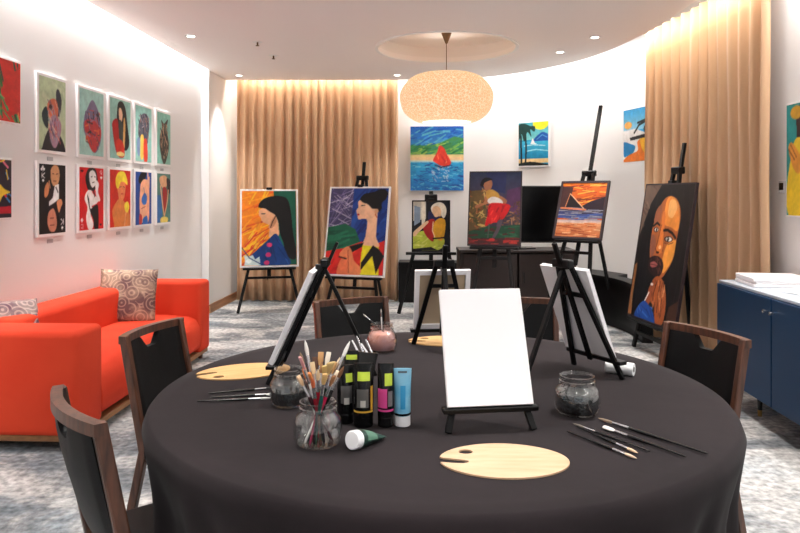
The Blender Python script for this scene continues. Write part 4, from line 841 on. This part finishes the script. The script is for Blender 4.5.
# ------------------------------------------------------------------ tabletop easels with blank canvases
def table_easel(px_pts, yaw, lean, label, clabel, raw=False, rear=.2, H=.40, mast=.47, ch=.34, clamp=True, dx=0):
    loc = px_pts
    e = easel('tabletop_easel', label, loc, yaw, lean, .118, .03, H, .065, mast, rear, .0185, .262, group='tabletop easels', cross=H * .72)
    pos, rot = on_easel(e, loc, yaw, lean, .066, .019, .33)
    pos = pos + Vector((math.cos(yaw), math.sin(yaw), 0)) * dx
    c = empty('blank_canvas', pos, clabel, 'canvas', 'blank canvases on tabletop easels'); c.rotation_euler = rot
    MB().box((0, -.0085, ch / 2), (.236, .003, ch), .001, 1).build('canvas_face', M['canvas'], c)
    mb = MB()
    if raw:
        for s in (-1, 1): mb.box((s * .108, 0, ch / 2), (.02, .0145, ch))
        for z in (.01, ch - .01): mb.box((0, 0, z), (.196, .0145, .02))
    else: mb.box((0, 0, ch / 2), (.236, .0145, ch), .001, 1)
    mb.build('stretcher_frame', M['canvas'], c)
    if raw: MB().box((0, -.0045, ch / 2), (.194, .004, ch - .042)).build('linen_back', M['raw'], c)
    zc_ = .066 + ch * math.cos(lean)
    if clamp: MB().box((0, zc_ * math.tan(lean) - .004, zc_ + .006), (.022, .034, .02), .002, 1).build('top_clamp', M['easel'], e)
    return e
a_ = tp(447, 434); b_ = tp(535, 430)
table_easel((a_ + b_) / 2 + Vector((0, 0, 0)), math.atan2(b_.y - a_.y, b_.x - a_.x), math.radians(23), 'black tabletop easel in the middle of the table facing the camera', 'blank white canvas facing the camera in the middle of the table', rear=.34, H=.32, mast=.34, ch=.322, clamp=False)
table_easel(Vector((.712, 2.42, TT)), math.radians(119), math.radians(22), 'black tabletop easel at the right of the table, seen from behind', 'blank white canvas on the right tabletop easel, seen in stripes from behind', rear=.34, dx=.03)
table_easel(Vector((-.445, 2.37, TT)), math.radians(-90), math.radians(24), 'black tabletop easel at the left of the table, seen edge-on', 'blank white canvas seen edge-on above the left palette', rear=.36)
table_easel(Vector((.175, 2.88, TT)), math.radians(186), math.radians(13), 'black tabletop easel at the back of the table facing away', 'canvas seen from behind with beige linen back at the rear of the table', raw=True, rear=.24, H=.355, mast=.43, ch=.262)

# ------------------------------------------------------------------ palettes
def palette(loc, rz, sx, sy, label, m_='birch'):
    out = []
    n = 60
    for k in range(n):
        a = PI + .16 + (2 * PI - .30) * k / (n - 1)
        out.append((.15 * math.cos(a) * (1 + .03 * math.cos(2 * a)), .105 * math.sin(a)))
    # notch on the left side
    out += [(-.144, .008), (-.125, .004), (-.10, -.002), (-.085, -.008), (-.085, -.018), (-.10, -.024), (-.125, -.022)]
    hole = [(-.088 + .018 * math.cos(2 * PI * k / 20), .048 + .014 * math.sin(2 * PI * k / 20)) for k in range(20)]
    out = [(x * sx, y * sy) for x, y in out]; hole = [(x * sx, y * sy) for x, y in hole]
    o = MB().prism(out, 0, .004, [hole[::-1]]).build('palette', M[m_]); o.location = loc; o.rotation_euler = (0, 0, rz)
    return tag(o, label, 'palette', 'wooden paint palettes on the table')
palette(tp(504, 461.5), -.02, 1.0, 1.0, 'blank wooden palette at the front of the table below the white canvas')
palette(tp(244, 372), .38, 1.08, -1.0, 'blank wooden palette at the left edge of the table under the edge-on easel', 'birch_yellow')
palette(tp(447, 341.5), .0, 1.1, .95, 'blank wooden palette at the back of the table under the rear easel', 'birch_yellow')

# ------------------------------------------------------------------ jars
def jar(loc, label, k=1.0, fill=None, fillz=.06, fname='water', big=False):
    e = empty('glass_jar', loc, label, 'jar', 'glass jars on the table')
    o = [(.0, .0), (.044, .0), (.052, .006), (.0575, .018), (.059, .035), (.0575, .060), (.052, .074), (.043, .083), (.0425, .086), (.046, .088), (.046, .096), (.0425, .098), (.0425, .104), (.0445, .106), (.0445, .110), (.041, .111)]
    i = [(.0395, .108), (.0395, .086), (.049, .072), (.0545, .058), (.056, .035), (.0545, .020), (.049, .009), (.0, .006)]
    pr = [(max(r, .0005) * k, z * (k if big else 1)) for r, z in o + i]
    MB().lathe(pr, 40, caps=True).build('glass', M['glass'], e, True, 50)
    if fill:
        kk = k * .985; q = [(.048, .0075), (.0535, .020), (.0545, .035), (.053, .058), (.0475, .071), (.0385, .083)]
        q = [(r * kk, z) for r, z in q if z <= fillz] or q
        q = [(.0005, .0072)] + q + [(q[-1][0] * .98, fillz), (.0005, fillz + .001)]
        MB().lathe([(r, z * (k if big else 1)) for r, z in q], 36).build(fname, fill, e, True, 60)
    return e
j1 = tp(318, 444); j2 = tp(289, 404.5); j3 = tp(382, 350.5); j4 = tp(577, 413)
jar(j1, 'glass jar full of paintbrushes at the front left of the table', 1.06)
jar(j2, 'glass jar half filled with dark water behind the brush jar', 1.0, M['pond'], .045, 'dark_water')
jar(j3, 'glass jar of cloudy pink water at the back of the table', 1.04, M['pinkwater'], .072, 'pink_water')
jar(j4, 'glass jar of dark granules at the right of the table', 1.13, M['pond'], .060, 'dark_granules')

# ------------------------------------------------------------------ brushes
def brush(p, q, L_, hcol, bcol, kind, label, group, hr=.0034, ferr=(205, 205, 208)):
    """p = handle end, q = direction point; the bristles are at the far end"""
    p = Vector(p); d = (Vector(q) - p).normalized()
    e = empty('paintbrush', p, label, 'paintbrush', group); e.rotation_mode = 'QUATERNION'; e.rotation_quaternion = d.to_track_quat('Z', 'Y')
    hl = L_ * .70; fl = L_ * .15; bl = L_ * .15
    MB().lathe([(.0012, 0), (hr * .65, .006), (hr * .7, hl * .4), (hr * 1.15, hl * .85), (hr * .85, hl)], 10).build('handle', cm(*hcol, .25), e, True)
    wr = {'round': 1.0, 'flat': 1.5, 'fan': 1.3, 'wide': 2.2}[kind]
    mb = MB(); mb.lathe([(hr * .95, hl - .004), (hr * .95, hl + fl * .3), (hr * .9, hl + fl)], 12, sx=1); mb.build('ferrule', cm(*ferr, .25, .9), e, True)
    if kind == 'round': pr = [(hr * .85, hl + fl), (hr * 1.05, hl + fl + bl * .35), (hr * .7, hl + fl + bl * .75), (.0003, hl + fl + bl)]; sx, sy = 1, 1
    elif kind == 'fan': pr = [(hr * .8, hl + fl), (hr * 2.2, hl + fl + bl * .5), (hr * 3.6, hl + fl + bl), (hr * 3.3, hl + fl + bl * 1.05)]; sx, sy = 1, .22
    elif kind == 'flat': pr = [(hr * .9, hl + fl), (hr * 1.5, hl + fl + bl * .4), (hr * 1.5, hl + fl + bl * .95), (hr * 1.3, hl + fl + bl)]; sx, sy = 1, .45
    else: pr = [(hr * 1.0, hl + fl), (hr * 2.1, hl + fl + bl * .35), (hr * 2.2, hl + fl + bl * .9), (hr * 1.8, hl + fl + bl)]; sx, sy = 1, .5
    MB().lathe(pr, 12, sx=sx, sy=sy).build('bristles', cm(*bcol, .8), e, True)
    return e
J = Vector((j1.x, j1.y, TT + .008))
# px, py of the tip as seen, lean in depth; handles stand in the jar
BR = [(304, 368, .03, (140, 30, 36), (206, 110, 50), 'flat', 'crimson handled paintbrush with orange-brown bristles leaning far left in the brush jar'),
      (309, 373, -.01, (30, 30, 34), (200, 120, 60), 'wide', 'black handled wide brown paintbrush leaning left in the brush jar'),
      (300, 352, .05, (60, 60, 60), (120, 96, 70), 'round', 'thin grey handled paintbrush rising at the far left of the brush jar'),
      (305, 340, .03, (60, 100, 70), (230, 226, 220), 'round', 'tall green handled paintbrush with a thin white tip in the brush jar'),
      (300, 357, -.03, (236, 232, 228), (214, 150, 150), 'flat', 'white handled paintbrush with a dusty pink tip in the brush jar'),
      (312, 362, .02, (24, 24, 28), (214, 190, 150), 'flat', 'black handled paintbrush with flat cream bristles left of centre in the brush jar'),
      (318, 369, -.03, (176, 30, 50), (224, 200, 160), 'round', 'bright red handled paintbrush with pointed cream bristles in the brush jar'),
      (315, 357, .045, (70, 44, 30), (90, 60, 44), 'flat', 'brown handled paintbrush with dark brown bristles in the brush jar'),
      (322, 361, .03, (30, 30, 30), (150, 110, 70), 'round', 'black handled paintbrush with pointed brown bristles at the centre of the brush jar'),
      (326, 366, -.02, (120, 100, 40), (206, 180, 120), 'fan', 'fan paintbrush with straw-coloured bristles at the front of the brush jar'),
      (331, 363, -.035, (24, 50, 40), (196, 166, 110), 'fan', 'fan paintbrush with darker tan bristles at the right of the brush jar'),
      (329, 352, .04, (150, 30, 70), (234, 224, 206), 'flat', 'magenta handled paintbrush with flat white bristles in the brush jar'),
      (336, 362, .02, (26, 26, 30), (170, 128, 80), 'flat', 'black handled paintbrush with flat tan bristles leaning right in the brush jar'),
      (340, 357, .035, (90, 50, 30), (226, 206, 176), 'round', 'brown handled paintbrush with pointed cream bristles leaning right in the brush jar'),
      (350, 341, .04, (238, 236, 232), (236, 234, 230), 'round', 'long white handled paintbrush leaning far right out of the brush jar'),
      (344, 366, -.01, (28, 28, 30), (120, 80, 50), 'round', 'black handled paintbrush with short dark brown bristles leaning far right in the brush jar'),
      (325, 374, -.05, (40, 90, 84), (210, 170, 110), 'flat', 'teal handled short paintbrush with golden bristles in front in the brush jar'),
      (298, 376, .0, (60, 20, 30), (226, 190, 150), 'wide', 'maroon handled wide cream paintbrush leaning left in the brush jar'),
      (321, 352, .05, (30, 60, 40), (196, 150, 100), 'flat', 'dark green handled paintbrush with flat light brown bristles in the brush jar'),
      (338, 371, .01, (30, 28, 30), (236, 220, 196), 'wide', 'black handled wide cream paintbrush leaning right in the brush jar'),
      (308, 381, .02, (230, 226, 220), (90, 60, 50), 'flat', 'cream handled paintbrush with dark flat bristles in the brush jar'),
      (334, 376, -.04, (200, 40, 80), (160, 110, 70), 'flat', 'pink handled short paintbrush with brown bristles in the brush jar'),
      (312, 378, -.045, (150, 26, 40), (190, 90, 50), 'round', 'dark red handled short paintbrush with rusty bristles in front in the brush jar')]
for i, (px, py, dy, hc, bc, kd, lb) in enumerate(BR):
    d = J.y + dy; tip = Vector(((px - 400) / F * d, d, EYE - (py - HZ) / F * d))
    a = math.atan2(tip.y - J.y, tip.x - J.x) + PI; o_ = Vector((math.cos(a), math.sin(a), 0)) * (.016 + .024 * ((i * 37) % 10) / 10)
    base_ = J + o_
    # make the stick pass inside the rim (r < .036 at z = .11)
    u = .103 / (tip.z - base_.z); rim = base_.lerp(tip, u) - J; rim.z = 0
    if rim.length > .033:
        r2 = rim.normalized() * .031; tgt = Vector((J.x + r2.x, J.y + r2.y, J.z + .103)); base_ = tip + (tgt - tip) * ((tip.z - J.z) / (tip.z - tgt.z))
        off = base_ - J; off.z = 0
        if off.length > .044: base_ = J + off.normalized() * .044
    brush(base_, tip, (tip - base_).length, hc, bc, kd, lb, 'paintbrushes standing in the glass jar', hr=.005 if kd != 'fan' else .0042)
# thin brushes in the pink water jar
J3 = Vector((j3.x, j3.y, TT + .074))
for px, py, lb in ((381, 309, 'pale thin paintbrush standing upright in the jar of pink water'), (363, 314, 'dark thin paintbrush leaning left in the jar of pink water')):
    d = J3.y; tip = Vector(((px - 400) / F * d, d, EYE - (py - HZ) / F * d)); bs = Vector((J3.x + (.01 if px < 375 else .0), J3.y, J3.z))
    brush(bs, tip, (tip - bs).length, (206, 206, 206) if px > 375 else (60, 60, 62), (200, 190, 180), 'round', lb, 'thin brushes in the pink water jar', hr=.0028)
# brushes lying on the table: handle end pixel, bristle end pixel
LB = [((708, 456), (598, 420), (22, 22, 24), (150, 130, 110), 'round', 'longest black paintbrush at the right of the table, farthest of the five from the camera', .0042),
      ((686, 459), (604, 429), (22, 22, 24), (240, 234, 226), 'wide', 'black paintbrush with wide white bristles, second of five at the right of the table', .0040),
      ((650, 453), (573, 425), (30, 28, 28), (120, 110, 100), 'round', 'dark thin paintbrush lying third in the row at the right of the table', .0032),
      ((576, 428), (638, 455), (26, 26, 28), (230, 196, 160), 'round', 'black paintbrush with a peach tip, fourth of five at the right of the table', .0036),
      ((567, 433), (637, 460.5), (26, 26, 28), (232, 200, 170), 'round', 'black paintbrush with a peach tip, nearest of the five at the right of the table', .0036),
      ((208, 395), (276, 389), (20, 20, 22), (60, 60, 60), 'round', 'black paintbrush lying at the left of the table, farthest from the camera of the three', .0038),
      ((210, 399), (276, 395.5), (20, 20, 22), (234, 230, 226), 'wide', 'black paintbrush with wide white bristles lying at the left of the table', .0036),
      ((197, 403), (272, 399.5), (20, 20, 22), (226, 222, 218), 'round', 'black paintbrush lying at the left of the table, nearest the camera of the three', .0036)]
for a, b, hc, bc, kd, lb, hr in LB:
    A_, B_ = tp(*a), tp(*b); A_.z = B_.z = TT + hr * 1.15
    if kd == 'wide': A_.z = B_.z = TT + hr * 1.2
    brush(A_, B_, (B_ - A_).length, hc, bc, kd, lb, 'paintbrushes lying on the black tablecloth', hr=hr)

# ------------------------------------------------------------------ paint tubes
def tube_body(mb, r, z0, z1, zf, flat_w):
    rings = []; n = 28
    for i in range(14):
        u = i / 13; z = z0 + (z1 - z0) * u; k = max(0, (z - zf) / (z1 - zf)) if z > zf else 0; k = k ** 1.15
        a = r * (1 - k) + flat_w * k; b = r * (1 - k) + .0022 * k
        rings.append([(a * math.cos(2 * PI * j / n), b * math.sin(2 * PI * j / n), z) for j in range(n)])
    mb.loft(rings); return mb
def patch(r, z0, z1, a0, a1, zf=9, zt=9, fw=0, eps=.0008):
    mb = MB(); rows = []
    for i in range(9):
        z = z0 + (z1 - z0) * i / 8; k = max(0, (z - zf) / (zt - zf)) if z > zf else 0; k = k ** 1.15
        A = r * (1 - k) + fw * k + eps; B = r * (1 - k) + .0022 * k + eps
        rows.append([(A * math.cos(a), B * math.sin(a), z) for a in [a0 + (a1 - a0) * j / 12 for j in range(13)]])
    mb.loft(rows, close=False, caps=False); return mb
def paint_tube(px, py, r, h, kind, label, rz=0):
    loc = tp(px, py); loc.y += r
    e = empty('paint_tube', loc, label, 'paint tube', 'paint tubes standing on the table', rz)
    caph = .028 if kind != 'blue' else .03
    MB().lathe([(r * .9, 0), (r * .97, .002), (r * .97, caph - .002), (r * .9, caph)], 28).build('cap', M['white_cap'] if kind == 'blue' else M['black'], e, True, 35)
    zf = h * (.42 if kind == 'blue' else .58); fw = r * (1.12 if kind == 'blue' else .98)
    bodym = M['tube_blue'] if kind == 'blue' else M['black']
    b = tube_body(MB(), r, caph, h, zf, fw).build('tube_body', bodym, e, True, 60)
    fr = lambda z0, z1, a0, a1, nm, m_, eps=.0008: patch(r, z0, z1, a0, a1, zf, h, fw, eps).build(nm, m_, e, True, 180)
    f0, f1 = -PI / 2 - 1.15, -PI / 2 + 1.15
    if kind == 'gold':
        fr(caph + .014, caph + .019, f0, f1, 'label_band', M['gold']); fr(caph + .02, caph + .085, f1 - .35, f1, 'label_strip', M['gold'])
        fr(caph + .028, caph + .078, f0 + .5, f1 - .6, 'text_block', cm(90, 88, 86)); fr(caph + .03, caph + .048, f0 + .9, f1 - .9, 'barcode', M['gold_h'], .0014)
        fr(h - .045, h - .022, -PI / 2 - .6, -PI / 2 + .7, 'sticker', M['lime'])
    if kind == 'plain':
        fr(caph + .03, caph + .078, f0 + .4, f1 - .5, 'text_block', cm(84, 82, 82)); fr(caph + .028, caph + .046, f0 + .8, f1 - .9, 'barcode', M['gold_h'], .0014)
        fr(h - .045, h - .022, -PI / 2 - .1, -PI / 2 + .8, 'sticker', M['lime'])
    if kind == 'back': fr(h - .026, h - .012, -PI / 2 - .8, -PI / 2 + .9, 'sticker', M['lime'])
    if kind == 'pink':
        fr(caph + .016, caph + .022, f0, f1, 'label_band', M['pink']); fr(caph + .026, caph + .078, f0, f1 - .95, 'label', M['pink']); fr(caph + .03, caph + .072, f1 - .85, f1 - .2, 'text_block', cm(110, 106, 108))
        fr(h - .058, h - .026, -PI / 2 - .1, -PI / 2 + .9, 'sticker', M['lime'])
    if kind == 'blue':
        fr(caph + .001, caph + .007, 0, 2 * PI, 'dark_ring', M['black']); fr(caph + .02, h - .045, f0 + .9, f1 - .8, 'text_block', M['cyan']); fr(h - .012, h - .007, -PI / 2 - .5, -PI / 2 + .5, 'hang_slot', cm(70, 80, 90))
    return e
paint_tube(363, 429, .0275, .172, 'gold', 'black paint tube with a yellow-outlined label and lime sticker, standing')
paint_tube(345, 425, .0235, .160, 'plain', 'black paint tube with a lime sticker standing right behind the brush jar', .25)
paint_tube(351, 405, .022, .160, 'back', 'black paint tube with a small lime sticker standing in the back behind the brush jar')
paint_tube(385.5, 428.5, .0225, .172, 'pink', 'black paint tube with a magenta label, standing')
paint_tube(402.5, 428, .0225, .157, 'blue', 'pale blue paint tube with a white cap, standing')
# lying green tube: the white cap faces the camera
A_ = tp(354.5, 450); e = empty('paint_tube', (A_.x, A_.y, TT + .0245), 'dark green paint tube lying down with its white cap toward the camera', 'paint tube')
dirv = Vector((.62, .80, -.17)).normalized(); e.rotation_mode = 'QUATERNION'; e.rotation_quaternion = dirv.to_track_quat('Z', 'Y'); e.scale = (.88,) * 3
MB().lathe([(.024, -.012), (.0265, -.010), (.0265, .012), (.025, .014)], 30).build('cap', M['white_cap'], e, True, 35)
tube_body(MB(), .0255, .0135, .118, .03, .024).build('tube_body', M['tube_green'], e, True, 60)
patch(.0255, .03, .075, 0, PI, .03, .118, .024).build('label', cm(90, 130, 110), e, True, 180)
# black zip pouch of tools behind the tubes
P0 = tp(361, 398)
pz = empty('tool_pouch', P0, 'shiny black pouch of silver-tipped tools behind the black paint tubes', 'pouch', None, -.35)
mb = MB(); rings = []
for i in range(9):
    u = i / 8; z = .004 + .128 * u; a = .038 * (1 - .12 * math.sin(PI * u)); b = .020 * (1 - u) + .006
    rings.append([(a * math.copysign(abs(math.cos(2 * PI * j / 24)) ** .6, math.cos(2 * PI * j / 24)), b * math.sin(2 * PI * j / 24) + .05 * u, z) for j in range(24)])
mb.loft(rings); mb.build('pouch_body', M['black'], pz, True, 60)
for k, (dx, dz) in enumerate(((-.028, .03), (-.012, .045), (.004, .022), (.02, .036))):
    MB().tube((dx, .05, .125), (dx - .03, .062, .133 + dz), .0035, .0028, 10).build('tool_tip', M['steel'] if k % 2 else M['white_cap'], pz, True)
# paper roll under the right easel
A_ = tp(606, 375); B_ = tp(634, 379); A_.z = B_.z = TT + .0225; A_ += Vector((.012, .035, 0)); B_ += Vector((.012, .035, 0))
ax = (B_ - A_).normalized(); e = empty('paper_roll', A_, 'small roll of white paper lying beside the right tabletop easel', 'paper roll'); e.rotation_mode = 'QUATERNION'; e.rotation_quaternion = ax.to_track_quat('Z', 'Y')
Lr = (B_ - A_).length
MB().lathe([(.010, 0), (.0215, 0), (.022, .001), (.022, Lr - .001), (.0215, Lr), (.010, Lr), (.010, 0)], 28, caps=False).build('paper', M['paper'], e, True, 40)
MB().lathe([(.0095, -.0005), (.0095, Lr + .0005)], 16).build('core', cm(60, 56, 54), e)

# ------------------------------------------------------------------ added fill light, camera, output look
area('front_fill_light', (0, YN - .15, 1.7), (math.radians(90), 0, PI), 3.2, 1.8, 22, (1, .98, .96))  # unseen area lamp added behind the camera as soft fill
w = bpy.data.worlds.new('world'); bpy.context.scene.world = w; w.use_nodes = True
bg = w.node_tree.nodes['Background']; bg.inputs[0].default_value = (.85, .9, 1, 1); bg.inputs[1].default_value = .6
cd = bpy.data.cameras.new('camera'); cd.sensor_width = 36; cd.lens = 36 * F / 800; cd.shift_y = -(533 / 2 - HZ) / 800; cd.clip_start = .05
co = bpy.data.objects.new('camera', cd); C.objects.link(co); co.location = (0, 0, EYE); co.rotation_euler = (PI / 2, 0, 0)
sc = bpy.context.scene; sc.camera = co
sc.view_settings.view_transform = 'Standard'; sc.view_settings.look = 'None'; sc.view_settings.exposure = .55; sc.view_settings.gamma = 1
sc.view_settings.use_curve_mapping = False
sc.cycles.use_denoising = True
sc.cycles.max_bounces = 8; sc.cycles.diffuse_bounces = 5; sc.cycles.transparent_max_bounces = 16
